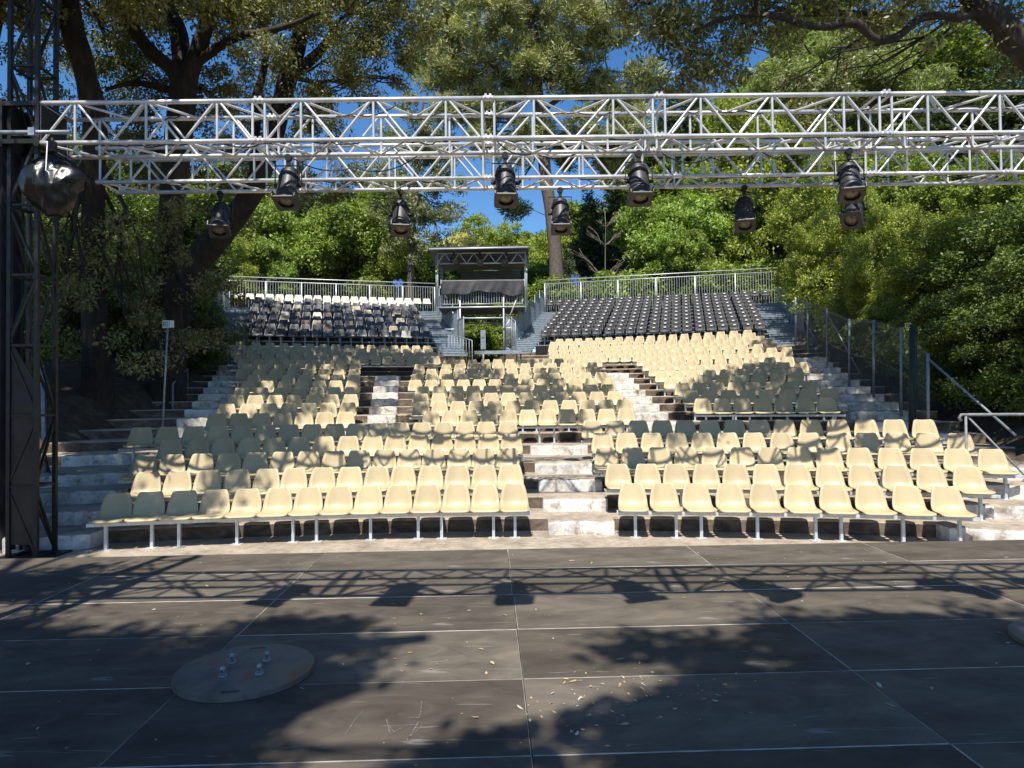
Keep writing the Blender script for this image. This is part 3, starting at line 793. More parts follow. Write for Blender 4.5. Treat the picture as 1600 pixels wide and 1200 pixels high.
for u, v, Y, pan, tilt, lb in (
    (452, 285, 9.33, 0, 22, 'black spotlight on the near truss, the one nearest the forked oak'),
    (793, 285, 9.33, 4, 22, 'black spotlight on the near truss just above the sound tower roof'),
    (1003, 283, 9.33, 0, 22, 'black spotlight on the near truss in front of the tall pine edge'),
    (1334, 280, 9.33, -14, 28, 'black spotlight on the near truss, directly above a tilted spotlight'),
    (345, 335, 10.93, 14, 28, 'shaded black spotlight on far truss in front of leaning oak trunk'),
    (628, 335, 10.93, 10, 24, 'black spotlight on the far truss before the thin conifer'),
    (879, 328, 10.93, 0, 20, 'black spotlight on the far truss in front of the pine trunk'),
    (1168, 330, 10.93, -16, 28, 'black spotlight on the far truss in front of yellow green hedge'),
    (1340, 335, 10.93, -38, 46, 'black spotlight on the far truss turned sideways below another spotlight')):
    spotlight((at_px(u, Y) - .0 , Y, ztop), R(pan), R(tilt), lb)
for i, x in enumerate((-2.35, -1.35, -.4, .65, 1.75, 3.4, 4.25)):
    spotlight((x, 3.2, ztop), R(-20 + 13 * i), R(62 + 17 * (i % 3)), 'black spotlight on stage truss, seen only as dark blot in lattice shadow', 1.0, 'spotlights on the truss over the stage')

# black tower at the side, its sleeve, pipe and the bagged lamp
def tower(x0, y0, wd, ztop, label, z0=0, sheet=True):
    e = empty('truss_tower', (x0, y0, z0), 0, label, 'truss tower'); H = ztop - z0
    m = MB()
    for x in (0, wd):
        for y in (0, wd): m.bar((x, y, 0), (x, y, H), .05, .05, up=Vector((0, 1, 0)))
    m.build('upright', M['black_metal'], e)
    b = MB(); n = int(H / .9); s = H / n
    for i in range(n):
        z = i * s + .03
        for (p, q) in (((0, 0), (wd, 0)), ((wd, 0), (wd, wd)), ((0, wd), (wd, wd)), ((0, 0), (0, wd))):
            b.bar((*p, z), (*q, z), .03, .03)
            a, c = (p, q) if i % 2 else (q, p)
            b.bar((*a, z + .04), (*c, z + s - .04), .028, .028)
    b.build('brace', M['black_metal'], e)
    if sheet:
        sh = MB(); z1, z2 = .2, 2.35
        sh.add([(.03, -.002, z1), (wd - .03, -.002, z1), (wd - .03, -.002, z2), (.03, -.002, z2 + .5), (.03, .018, z1), (wd - .03, .018, z1), (wd - .03, .018, z2), (.03, .018, z2 + .5)],
               [(0, 1, 2, 3), (7, 6, 5, 4), (0, 4, 5, 1), (1, 5, 6, 2), (2, 6, 7, 3), (3, 7, 4, 0)])
        sh.build('plywood_sheet', M['ply'], e)
    f = MB(); f.box((wd / 2, wd / 2, .01), (wd + .3, wd + .3, .02)); f.build('base', M['black_metal'], e)
    sl = MB(); zs = 5.42 - z0
    for x in (-.06, wd + .06): sl.box((x, wd / 2, zs + .3), (.05, wd + .2, .62))
    for y in (-.07, wd + .07): sl.box((wd / 2, y, zs + .06), (wd + .1, .05, .06)); sl.box((wd / 2, y, zs + .56), (wd + .1, .05, .06))
    sl.build('sleeve_block', M['black_metal'], e)
    return e
tower(-6.60, 8.86, .36, 10.2, 'tall black lattice tower with plywood sheet at the shaded end of trusses')
tower(-4.35, 2.95, .36, 8.0, 'black lattice tower on the stage carrying the truss over it', STZ, False)
m = MB(); o = P(-10, 207, 8.62); m.tube([(0, 0, 0), P(110, 206.5, 8.62) - o], .026, 10); m.box(P(52, 207, 8.62) - o, (.08, .09, .1)); 
tag(m.build('support_pipe', M['galv_dull'], None, o), 'short steel pipe clamped across the black tower beside the truss', 'pipe')
def bag():
    from mathutils import noise as mn
    bm = bmesh.new(); q = .0082
    pts = [(82, 239, 0), (100, 250, -.06), (133, 268, .0), (131, 274, .08), (120, 308, -.1), (108, 334, .0), (80, 342, -.05), (50, 322, .02), (31, 291, -.02), (48, 258, .02), (60, 246, .05),
           (66, 272, -.30), (60, 300, -.27), (96, 300, -.30), (92, 268, -.22), (78, 322, -.2), (70, 280, .3), (100, 300, .3), (90, 260, .2), (80, 320, .2)]
    for u, v, y in pts: bm.verts.new(((u - 84) * q, y, (286 - v) * q))
    bmesh.ops.convex_hull(bm, input=bm.verts[:])
    bmesh.ops.subdivide_edges(bm, edges=bm.edges[:], cuts=7, use_grid_fill=True, smooth=.35)
    bmesh.ops.triangulate(bm, faces=bm.faces[:]); bm.normal_update()
    for v in bm.verts:
        c = v.co; a = math.atan2(c.x - .02, .42 - c.z)
        fold = abs(mn.noise(Vector((a * 3.2, c.z * 1.6, c.y * 2)))) * .11 + abs(mn.noise(c * 6.5)) * .03
        v.co = c - v.normal * fold
    bm.normal_update()
    for f in bm.faces: f.smooth = True
    me = bpy.data.meshes.new('bag'); bm.to_mesh(me); bm.free(); me.materials.append(M['bag'])
    c = P(84, 286, 8.62)
    e = empty('bagged_lamp', c, 0, 'moving lamp wrapped in shiny black plastic bag hanging beside the tower', 'covered lamp')
    link('bag', me, e)
    m = MB(); m.box((-.02, 0, .47), (.08, .08, .14)); m.tube([(-.02, 0, .40), (-.02, 0, .58)], .02, 8); m.build('clamp', M['black_metal'], e)
    m = MB(); m.tube([(.13, -.31, .42), (.125, -.33, .05), (.16, -.33, .03), (.18, -.33, -.08)], .007, 5); m.build('safety_wire', M['galv'], e)
bag()
def drape():
    o = Vector((-8.6, 9.3, 0)); m = MB(); n = 90; vs = []; fs = []
    for i in range(n + 1):
        x = i / n * 1.9; y = .07 * math.sin(i * .9) + .03 * math.sin(i * 2.3)
        for j, z in enumerate((0.05, 2, 4, 5.6)): vs.append((x, y * (1 - j * .12), z)); vs.append((x, y * (1 - j * .12) + .006, z))
    for i in range(n):
        for j in range(3):
            p = i * 8 + j * 2; fs += [(p, p + 8, p + 10, p + 2), (p + 3, p + 11, p + 9, p + 1)]
    m.add(vs, fs, 0, True); e = m.build('stage_drape', M['drape'], None, o)
    tag(e, 'black side drape hanging behind the tall lattice tower', 'drape')
    b = MB(); b.tube([(-.05, 0, 5.6), (1.95, 0, 5.6)], .025, 8); b.build('drape_pipe', M['black_metal'], e)
drape()
# ------------------------------------------------------------------ sound and light tower between the grandstands
def sound_tower():
    Y = 31.6
    def Q(u, v, dy=0): return P(u, v, Y + dy)
    o = Vector((Q(752, 560).x, Y, 3.9))
    e = empty('control_tower', o, 0, 'scaffold sound tower with sloping roof, black tarpaulin and railing', 'control tower')
    xl_, xr_ = Q(684, 450).x - o.x, Q(821, 450).x - o.x; xi, xj = Q(719, 500).x - o.x, Q(787, 500).x - o.x
    z = lambda v: P(752, v, Y).z - o.z
    D = 2.2
    for x, z0 in ((xl_, 478), (xr_, 478), (xi, 556), (xj, 556)):
        for y in (0, D):
            m = MB(); zt = z(392) if x in (xl_, xr_) else z(464)
            m.tube([(x, y, z(z0) if z0 < 500 else -.3), (x, y, zt + (.1 if y == 0 else -.05))], .034, 8)
            if x in (xl_, xr_): m.tube([(x + (.07 if x > 0 else -.07), y, z(478)), (x + (.07 if x > 0 else -.07), y, z(400))], .02, 8)
            m.build('standard', M['galv'], e)
    m = MB()
    for (xa, xb) in ((xl_ - .1, xl_ - .05), ):
        pass
    xa, xb = Q(672, 390).x - o.x, Q(826, 390).x - o.x
    v = [(xa, -.55, z(391)), (xb, -.55, z(390)), (xb, D + .5, z(405)), (xa, D + .5, z(405))]
    m.add(v + [(x, y, q + .05) for x, y, q in v], [(3, 2, 1, 0), (4, 5, 6, 7), (0, 1, 5, 4), (1, 2, 6, 5), (2, 3, 7, 6), (3, 0, 4, 7)])
    r = m.build('roof', M['panel'], e)
    g = MB(); g.tube([(xa + .02, -.6, z(393)), (xb - .02, -.6, z(391.5))], .04, 8); g.build('roof_beam', M['galv'], e)
    # shallow lattice girder carrying three lamps
    g = MB(); zt, zb_ = z(396), z(412); g.tube([(xl_, -.1, zt), (xr_, -.1, zt)], .03, 8); g.tube([(xl_, -.1, zb_), (xr_, -.1, zb_)], .034, 8)
    n = 12
    for i in range(n):
        x0 = lerp(xl_, xr_, i / n); x1 = lerp(xl_, xr_, (i + 1) / n); a, b = (zt, zb_) if i % 2 else (zb_, zt)
        g.tube([(x0, -.1, a), (x1, -.1, b)], .022, 7)
    g.build('lattice_girder', M['alu'], e)
    # hanging black sheets closing the rear of the booth
    g = MB(); ya = D - .05; g.box(((Q(716, 420).x + Q(806, 420).x) / 2 - o.x + .1, ya, (z(410) + z(462)) / 2), (Q(806, 420).x - Q(716, 420).x + .3, .03, z(410) - z(462)))
    g.build('rear_panel', M['panel'], e)
    # floor, edge beams
    g = MB(); zf = z(479); g.box(((xl_ + xr_) / 2, D / 2, zf - .05), (xr_ - xl_ - .1, D, .08)); g.build('floor', M['panel'], e)
    g = MB()
    for y in (-.03, D + .03): g.tube([(xl_, y, zf - .03), (xr_, y, zf - .03)], .034, 8)
    for y in (0, D): g.tube([(xi, y, z(497)), (xj, y, z(497))], .034, 8)
    for x in (xl_, xr_): g.tube([(x, 0, zf - .03), (x, D, zf - .03)], .03, 8)
    for y in (-.05, D): g.tube([(xi - .7, y, z(514)), (xi + .05, y, z(514))], .025, 8); g.tube([(xj - .05, y, z(513)), (xj + .55, y, z(513))], .025, 8)
    g.build('ledger', M['galv'], e)
    for (xa_, va_, xb_, vb_) in ((xl_ + .1, 447, xl_ + .42, 466), (xj + .2, 502, xj + .72, 460), (xi - .35, 487, xi, 508), (xj, 514, xj + .3, 500)):
        g = MB(); g.tube([(xa_, -.06, z(va_)), (xb_, -.06, z(vb_))], .028, 8); g.build('diagonal_brace', M['galv'], e)
    # railing
    g = MB(); zr0, zr1 = z(475), z(440)
    for (ua, ub) in ((690, 716), (720, 784), (788, 816)):
        a, b = Q(ua, 460).x - o.x, Q(ub, 460).x - o.x
        g.tube([(a, -.02, zr0), (a, -.02, zr1), (b, -.02, zr1), (b, -.02, zr0), (a, -.02, zr0)], .022, 6)
        n = max(3, int((b - a) / .115))
        for i in range(1, n): x = lerp(a, b, i / n); g.tube([(x, -.02, zr0), (x, -.02, zr1)], .012, 5, cap=False)
    g.build('railing', M['galv'], e)
    # tarpaulin thrown over the railing
    m = MB(); nx, nz = 60, 14; vs = []; fs = []
    a, b = Q(689, 450).x - o.x, Q(819, 450).x - o.x; from_v = [437, 436.5, 437, 438]; rnd = random.Random(2)
    for i in range(nx + 1):
        t = i / nx; x = lerp(a, b, t); bot = 459 + 2.5 * math.sin(t * 9) + 1.5 * math.sin(t * 23 + 1) + (6 * (t - .5) if t > .5 else 0)
        for j in range(nz + 1):
            s = j / nz; y = -.07 - .05 * abs(math.sin(t * 11.2 + .4 + s * .8)) * s - .03 * abs(math.sin(t * 27 + s * 2)) * s - .05 * abs(math.sin(t * 4.7)) * s
            vs.append((x, y, z(lerp(437.5, bot, s))))
    for i in range(nx):
        for j in range(nz): p = i * (nz + 1) + j; fs.append((p, p + 1, p + nz + 2, p + nz + 1))
    m.add(vs, fs, 0, True); tp = m.build('tarpaulin', M['tarp'], e)
    sm = tp.modifiers.new('thickness', 'SOLIDIFY'); sm.thickness = .012
    for uu in (689.5, 819):
        g = MB(); x = Q(uu, 450).x - o.x; g.box((x, -.05, (z(437) + z(449)) / 2), (.05, .06, z(437) - z(449))); g.build('tarpaulin_clip', M['galv'], e)
    for z_, x in ((z(420), xl_), (z(419), xr_)):
        g = MB(); g.tube([(x, 0, z_ - .14), (x, 0, z_ + .14)], .038, 8); g.build('yellow_band', M['orange'], e)
    for u, pan, lb in ((709, 40, 'small grey spotlight under the tower roof, on the shaded grandstand side'), (750, 0, 'small grey spotlight at the middle of the tower roof girder'),
                       (791, -20, 'small grey spotlight under the tower roof, on the sunlit grandstand side')):
        c = Q(u, 396, -.14); spotlight((c.x, c.y, c.z - .1), R(pan), R(65), lb, .95, 'spotlights under the sound tower roof')
sound_tower()
def table():
    a, b = P(741, 548, 25.6), P(816, 548, 25.6); o = Vector(((a.x + b.x) / 2, 25.6, base(15))); L = b.x - a.x; zt = a.z - o.z
    e = empty('platform_table', o, 0, 'long grey metal table standing in front of the sound tower passage', 'table')
    m = MB(); m.box((0, .35, zt - .02), (L, .75, .03)); m.box((0, -.01, zt - .085), (L - .02, .03, .10)); m.build('top', M['galv_dull'], e)
    for x in (-L / 2 + .05, L / 2 - .05):
        for y in (.03, .68):
            g = MB(); g.bar((x, y, -.3), (x, y, zt - .04), .05, .05, up=Vector((0, 1, 0))); g.build('leg', M['black_metal'], e)
    m = MB(); c = P(755, 531, 30.0); m.box((0, 0, 0), (.22, .15, .85)); m.box((0, -.09, .2), (.14, .03, .2)); m.tube([(0, 0, -.42), (0, 0, -1.4)], .04, 8)
    tag(m.build('electric_box', M['galv_dull'], None, c), 'narrow grey electric box on a post under the sound tower', 'electric box')
    # gate barrier beside it
    for (u0, u1, v0, v1, lb) in ((697, 738, 520, 562, 'grey stepped stair barrier on the shaded grandstand side of passage'), (789, 806, 490, 545, 'grey barrier beside the passage on the sunlit grandstand side')):
        p = P(u0, v0, 29.3); q = P(u1, v1, 28.2); m = MB(); oo = Vector((p.x, p.y, q.z - .1))
        top0, top1 = p - oo, Vector((q.x, q.y, P(u1, v0 + 12, 28.2).z)) - oo
        m.tube([(0, 0, -.3), top0, top1, (top1.x, top1.y, -.3)], .022, 6)
        for i in range(1, 9): c = top0.lerp(top1, i / 9); m.tube([(c.x, c.y, -.2), c], .011, 5)
        tag(m.build('passage_barrier', M['galv_dull'], None, oo), lb, 'barrier')
table()
# ------------------------------------------------------------------ exit sign, fence, barrier, poles at the sides
def exit_sign():
    Y = 15.6; b = P(252, 650, Y); t = P(262, 512, Y); b.z = gz(b.x, b.y) - .1
    e = empty('exit_sign', b, 0, 'green and white emergency exit sign on thin leaning pole', 'exit sign')
    m = MB(); m.tube([(0, 0, 0), t - b], .022, 8); m.build('pole', M['galv_dull'], e)
    c = P(263, 506.5, Y) - b; m = MB(); m.box(c, (.24, .06, .165)); box = m.build('sign_box', M['white'], e)
    m = MB(); m.box(c + Vector((-.03, -.033, .0)), (.15, .004, .115)); pn = m.build('sign_face', M['sign_green'], e)
    g = MB(); k = c + Vector((-.03, -.037, 0))
    def flat(pts): g.add([k + Vector((x, 0, z)) for x, z in pts] + [k + Vector((x, .002, z)) for x, z in pts], [tuple(range(len(pts)))])
    flat([(.005, .048), (.02, .048), (.02, .032), (.005, .032)]); flat([(-.02, .028), (.012, .03), (.02, -.005), (-.005, -.012)])
    flat([(-.005, -.008), (.012, -.006), (.03, -.03), (.022, -.048), (.015, -.03)]); flat([(-.008, -.008), (.004, -.01), (-.02, -.035), (-.045, -.038), (-.045, -.03), (-.025, -.026)])
    flat([(-.02, .026), (-.045, .008), (-.04, .002), (-.015, .016)]); flat([(.012, .026), (.04, .02), (.04, .013), (.014, .014)])
    flat([(.045, -.05), (.068, -.05), (.068, .05), (.045, .05)])
    g.build('running_figure', M['white'], e)
exit_sign()
FP = [(1450, 552, 655, 13.4), (1408, 512, 640, 15.0), (1365, 500, 612, 16.8), (1327, 498, 598, 18.8), (1292, 482, 580, 21.2), (1262, 470, 562, 23.8), (1243, 465, 548, 26.0)]
def fence():
    pts = []
    for u, vt, vb, Y in FP:
        p = P(u, vb, Y); p.z = max(p.z - .15, gz(p.x, Y) - .2); pts.append((p, P(u, vt, Y)))
    # the fence runs on past the barrier towards the stage
    o = pts[0][0].copy(); e = empty('wire_fence', o, 0, 'galvanised chain link fence climbing beside the white stairs', 'fence')
    ext = [(Vector((8.9, 11.2, gz(8.9, 11.2) - .1)), Vector((8.9, 11.2, 3.0)))] if False else []
    for p, t in pts:
        m = MB(); m.tube([p - o, t - o], .030, 8); m.build('post', M['galv_dull'], e)
    for i, (dx, dy) in ((0, (.62, -1.5)), (4, (.45, -1.3)), (6, (.5, -1.2))):
        p, t = pts[i]; q = Vector((p.x + dx, p.y + dy, p.z - .1)); m = MB(); m.tube([q - o, p.lerp(t, .93) - o], .022, 7); m.build('brace', M['galv_dull'], e)
    net = MB(); r = .0016
    for (p0, t0), (p1, t1) in zip(pts, pts[1:]):
        L = (p1 - p0).length; H = min((t0 - p0).length, (t1 - p1).length) * .97; pitch = .10; n = int((L + H) / pitch)
        def at(s, h): 
            a = p0.lerp(p1, s / L); b = t0.lerp(t1, s / L); return a.lerp(b, h / H) - o
        for i in range(n):
            s = i * pitch - H
            for sg in (1, -1):
                a0, a1 = (s, s + H) if sg > 0 else (s + H, s)
                # clip the diagonal to the bay
                k0, k1 = 0., 1.
                for lo_hi in (0, L):
                    pass
                def clip(a0, a1):
                    ts = [0., 1.]
                    d = a1 - a0
                    tl, th = (0 - a0) / d, (L - a0) / d
                    if tl > th: tl, th = th, tl
                    return max(0, tl), min(1, th)
                k0, k1 = clip(a0, a1)
                if k1 - k0 < .02: continue
                net.tube([at(lerp(a0, a1, k0), H * k0), at(lerp(a0, a1, k1), H * k1)], r, 3, cap=False)
        for h in (.04, .5, .97): net.tube([at(0, H * h), at(L, H * h)], .004, 3, cap=False)
    net.build('wire_mesh', M['galv_dull'], e)
    Y = 14.2; b = P(1424, 668, Y); t = P(1427, 508, Y); b.z = gz(b.x, Y) - .2
    e2 = empty('lamp_pole', b, 0, 'thick dark green pole with small white bracket beside wire fence', 'pole')
    m = MB(); m.tube([(0, 0, 0), t - b], .075, 12); m.build('pole', M['green_pole'], e2)
    m = MB(); q = t - b + Vector((-.12, -.02, -.02)); m.tube([q + Vector((.06, 0, .06)), q + Vector((-.06, 0, .06)), q + Vector((-.06, 0, -.03)), q + Vector((.04, 0, -.03))], .009, 6); m.build('bracket', M['white'], e2)
fence()
def barrier():
    Y = 10.9; o = P(1508, 704, Y); o.z = gz(o.x, Y) - .1
    e = empty('tube_barrier', o, 0, 'galvanised tube barrier with crossed diagonals at end of front rows', 'barrier')
    zt = P(1508, 648, Y).z - o.z
    d = Vector((1, -.18, 0)).normalized()
    m = MB(); m.tube([(-.05, 0, zt - .10), (-.085, 0, zt - .05), (-.05, 0, zt), *[d * s + Vector((0, 0, zt + .0)) for s in (.05, 1.2, 3.6)]], .024, 8); m.build('top_rail', M['grey_rail'], e)
    for s in (0.02, 1.75, 3.5):
        g = MB(); g.tube([d * s + Vector((0, 0, -.2)), d * s + Vector((0, 0, zt))], .02, 8); g.build('post', M['grey_rail'], e)
    for (s0, z0, s1, z1) in ((.06, zt - .03, 1.7, -.05), (.08, -.05, 1.7, zt - .04), (1.8, zt - .04, 3.45, -.05)):
        g = MB(); g.tube([d * s0 + Vector((0, .02, z0)), d * s1 + Vector((0, .02, z1))], .016, 7); g.build('diagonal', M['grey_rail'], e)
    # pole with braces beside the black tower
    Y = 11.8; b = P(71, 722, Y); t = P(66, 570, Y); b.z = gz(b.x, Y) - .1
    e = empty('braced_pole', b, 0, 'thin grey pole with small braces just behind the black tower', 'pole')
    m = MB(); m.tube([(0, 0, 0), t - b], .03, 8); m.build('pole', M['galv_dull'], e)
    m = MB(); h = (t - b).z; m.tube([(0, 0, h * .4), (.32, -.1, .25)], .018, 6); m.tube([(0, 0, h * .42), (-.1, .3, .2)], .018, 6); m.build('brace', M['black_metal'], e)
    # rail posts beside the shaded stairs
    Y = 18.0; b = P(270, 628, Y); b.z = gz(b.x, Y); e = empty('hand_rail', b, 0, 'thin dark hand rail sloping up along the shaded stairs', 'hand rail')
    m = MB(); a, c = P(270, 600, Y) - b, P(293, 576, 19.5) - b; m.tube([(0, 0, -.2), a, c, (c.x, c.y, c.z - 1.0)], .02, 6); m.build('rail', M['galv_dull'], e)
    # blue sheets glimpsed behind the rails
    for u, v, Y, w_, h_, lb in ((622, 443, 38.5, .55, .4, 'scrap of blue sheet hanging behind the back rail of shaded grandstand'), (899, 444, 41.5, .5, 1.1, 'blue sheet on a post behind the rail of the sunlit grandstand')):
        p = P(u, v, Y); m = MB(); n = 8; vs = []; fs = []
        for i in range(n + 1):
            for j in range(n + 1): vs.append(((i / n - .5) * w_, .05 * math.sin(i * 1.9 + j), (j / n - .5) * h_ + .06 * math.sin(i * 1.3)))
        for i in range(n):
            for j in range(n): q = i * (n + 1) + j; fs.append((q, q + 1, q + n + 2, q + n + 1))
        m.add(vs, fs, 0, True); m.tube([(0, .06, h_ * .4), (0, .06, gz(p.x, Y) - p.z)], .03, 6)
        oo = m.build('blue_sheet', M['blue'], None, p); tag(oo, lb, 'sheet')
barrier()

# ------------------------------------------------------------------ trees
def leaf_mesh(name, blobs, mat, L, W, per=60, cl=.45, seed=0, shell=.55, needle=False, org=Vector((0, 0, 0)), droop=0.):
    """blobs: (x, y, z, rx, ry, rz, clusters). Many small leaf faces in clumps spread through the blobs."""
    g = np.random.default_rng(seed); C = []; O = []
    for (x, y, z, rx, ry, rz, n) in blobs:
        n = max(1, int(n)); d = g.normal(size=(n, 3)); d /= np.linalg.norm(d, axis=1)[:, None]
        r = (g.random(n) * (1 - shell ** 3) + shell ** 3) ** (1 / 3)
        r = np.where(g.random(n) < .3, g.random(n) ** .5, r)
        C.append(np.array([x, y, z]) + d * r[:, None] * np.array([rx, ry, rz])); O.append(d)
    C = np.concatenate(C); O = np.concatenate(O); m = len(C)
    cs = cl * (.6 + .8 * g.random(m))
    k = np.repeat(np.arange(m), per); n = len(k)
    off = g.normal(size=(n, 3)); ol = np.linalg.norm(off, axis=1)[:, None]; off = off / ol * (g.random(n) ** .45)[:, None]
    off *= cs[k][:, None] * np.array([1, 1, .72])
    c = C[k] + off
    if needle:
        a = off / (np.linalg.norm(off, axis=1)[:, None] + 1e-6) + g.normal(size=(n, 3)) * .45 + np.array([0, 0, .25])
    else:
        a = g.normal(size=(n, 3)) + O[k] * .5 + np.array([0, 0, -.35 - droop])
    a /= np.linalg.norm(a, axis=1)[:, None]
    nr = g.normal(size=(n, 3)) * .8 + O[k] * .5 + np.array([0, -.15, .8])
    b = np.cross(a, nr); b /= np.linalg.norm(b, axis=1)[:, None] + 1e-6
    s = (.65 + .7 * g.random(n))[:, None]
    a = a * s * L / 2; b = b * s * W / 2
    c = c - np.array(org)
    v = np.empty((n, 4, 3), np.float32)
    v[:, 0] = c - a; v[:, 1] = c + b - a * .1; v[:, 2] = c + a; v[:, 3] = c - b - a * .1
    me = bpy.data.meshes.new(name)
    me.vertices.add(n * 4); me.vertices.foreach_set('co', v.reshape(-1))
    me.loops.add(n * 4); me.loops.foreach_set('vertex_index', np.arange(n * 4, dtype=np.int32))
    me.polygons.add(n); me.polygons.foreach_set('loop_start', np.arange(0, n * 4, 4, dtype=np.int32)); me.polygons.foreach_set('loop_total', np.full(n, 4, np.int32))
    me.materials.append(mat); me.update(calc_edges=True); return me
def crooked(p, q, rnd, amp, n=5):
    p, q = Vector(p), Vector(q); L = (q - p).length; out = [p]
    for i in range(1, n):
        t = i / n; out.append(p.lerp(q, t) + Vector((rnd.uniform(-1, 1), rnd.uniform(-1, 1), rnd.uniform(-.5, .8))) * amp * L)
    return out + [q]
def tree(name, label, cat, base_, stems, blobs, leaf, bark='bark', group=None, limbs=8, seed=1, limb_r=.07, pen=2., **kw):
    """stems: list of (points, radii) in world space; crown from blobs"""
    rnd = random.Random(seed); b = Vector(base_); e = empty(name, b, 0, label, cat, group)
    m = MB()
    for pts, rad in stems:
        # smooth the stem a little
        q = [Vector(p) - b for p in pts]; P2 = []; R2 = []
        for i in range(len(q) - 1):
            p0, p1, p2, p3 = q[max(i - 1, 0)], q[i], q[i + 1], q[min(i + 2, len(q) - 1)]
            for s in range(4):
                t = s / 4
                P2.append(.5 * ((2 * p1) + (p2 - p0) * t + (2 * p0 - 5 * p1 + 4 * p2 - p3) * t * t + (3 * p1 - p0 - 3 * p2 + p3) * t ** 3))
                R2.append(lerp(rad[i], rad[i + 1], t) * (1 + .06 * rnd.uniform(-1, 1)))
        P2.append(q[-1]); R2.append(rad[-1]); m.tube(P2, R2, 12)
    allp = [Vector(p) - b for pts, _ in stems for p in pts[len(pts) // 2:]]
    bl = list(blobs); rnd.shuffle(bl)
    for x in bl[:limbs]:
        c = Vector(x[:3]) - b; src = min(allp, key=lambda p: (p - c).length + max(0, p.z - c.z) * pen)
        L = (c - src).length; r0 = max(.03, min(limb_r, L * .022))
        path = crooked(src, c, rnd, .07); m.tube(path, [lerp(r0, r0 * .3, i / (len(path) - 1)) for i in range(len(path))], 6)
        for _ in range(3):
            tip = c + Vector((rnd.uniform(-1, 1) * x[3], rnd.uniform(-1, 1) * x[4], rnd.uniform(-.6, .8) * x[5])) * .8
            s2 = path[rnd.randint(2, len(path) - 2)]; pp = crooked(s2, tip, rnd, .08, 4); m.tube(pp, [lerp(r0 * .45, .012, i / 4) for i in range(5)], 5)
    m.build('trunk', M[bark], e)
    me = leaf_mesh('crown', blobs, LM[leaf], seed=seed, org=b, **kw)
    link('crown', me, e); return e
def blob(u, v, Y, r, n, fy=1., fz=.85): p = P(u, v, Y); return (p.x, p.y, p.z, r, r * fy, r * fz, n)
def px_stem(pts, Y, dY=0):
    n = len(pts); return [P(u, v, Y + dY * i / max(1, n - 1)) for i, (u, v) in enumerate(pts)]

rnd = random.Random(77)
# --- holm oaks on the shaded side (in front of the grandstand), trunks and limbs as they fork
def oak_blobs(regions, seed):
    r_ = random.Random(seed); out = []
    for (u, v, Y, r, n) in regions: out.append(blob(u + r_.uniform(-8, 8), v + r_.uniform(-8, 8), Y + r_.uniform(-1, 1) * (Y > 12), r, n * (.78 if Y > 12 else 1)))
    return out
b1 = px_stem([(152, 655), (150, 560), (146, 440), (146, 300), (148, 190), (132, 110), (112, 40), (104, -30), (100, -120)], 16.5)
tree('oak_tree', 'dark oak trunk curving up just beside the black tower', 'tree', b1[0], [(b1, [.42, .30, .26, .25, .27, .26, .27, .24, .18])],
     oak_blobs([(80, -60, 17, 1.8, 34), (160, -100, 17.5, 2, 34), (70, 60, 19, 1.2, 20), (185, 60, 20, 1.1, 20), (190, 110, 21, 1.0, 22), (95, 100, 19, .9, 16), (180, 200, 20, 1.0, 20), (90, 250, 18, 1.1, 20),
                (75, 180, 18, .8, 14), (200, 250, 20, 1.0, 20), (110, 340, 18, 1.0, 16), (190, 20, 19, .9, 14), (95, 400, 16, .8, 11), (175, 350, 15.5, .6, 6), (200, 420, 16, .8, 9), (110, 470, 15.5, .6, 7), (195, 500, 16.5, .7, 8), (85, 530, 16, .7, 9), (225, 560, 16.8, .5, 5)], 1), 'oak', seed=1, L=.105, W=.046, per=160, cl=.42)
b2 = px_stem([(258, 655), (262, 560), (263, 430), (268, 330), (276, 240), (284, 170), (287, 128)], 18.5)
fork = [(px_stem([(287, 135), (265, 105), (240, 85), (215, 55), (192, 15), (175, -40)], 18.5, -1), [.24, .2, .19, .17, .15, .1]),
        (px_stem([(287, 135), (284, 90), (277, 45), (262, 10), (250, -60)], 18.5, 1), [.3, .26, .24, .2, .14]),
        (px_stem([(290, 135), (305, 90), (322, 40), (330, 0), (340, -60)], 18.5), [.28, .22, .2, .17, .12]),
        (px_stem([(305, 100), (335, 78), (370, 58), (410, 50), (450, 40), (500, 20)], 18.5, -1.5), [.14, .12, .11, .09, .07, .04]),
        (px_stem([(270, 142), (240, 134), (205, 130), (165, 140)], 18.5, -.5), [.11, .09, .07, .04])]
tree('oak_tree', 'big oak forking into several thick limbs behind the truss', 'tree', b2[0], [(b2, [.62, .40, .34, .32, .34, .38, .34])] + fork,
     oak_blobs([(230, -50, 18.5, 1.8, 30), (330, -60, 18, 2.0, 34), (400, -40, 18, 1.5, 24), (210, 40, 20.5, .9, 16), (240, 25, 20, .8, 12), (345, 45, 20, .9, 16), (385, 15, 19, .9, 16), (420, 75, 18, .8, 14), (250, 165, 20, .9, 18),
                (225, 115, 20.5, .9, 18), (320, 150, 19.5, .9, 18), (365, 120, 20, .9, 16), (320, 210, 20, .9, 18), (230, 230, 20, .9, 18), (390, 170, 21, .9, 15), (205, 175, 20, .8, 14), (270, 260, 20.5, 1., 16), (355, 265, 20.5, 1, 16), (285, 400, 17.3, .6, 6), (235, 370, 17, .6, 7), (325, 450, 18.5, .8, 10), (300, 530, 18, .6, 7), (225, 470, 17.3, .6, 7), (345, 520, 21, .8, 9), (290, 330, 17.5, .4, 4)], 2),
     'oak', seed=2, L=.105, W=.046, per=160, cl=.42)
b3 = px_stem([(262, 640), (275, 500), (305, 415), (345, 365), (388, 310), (415, 250), (436, 180), (450, 120), (468, 60), (478, 0), (490, -80)], 20.5)
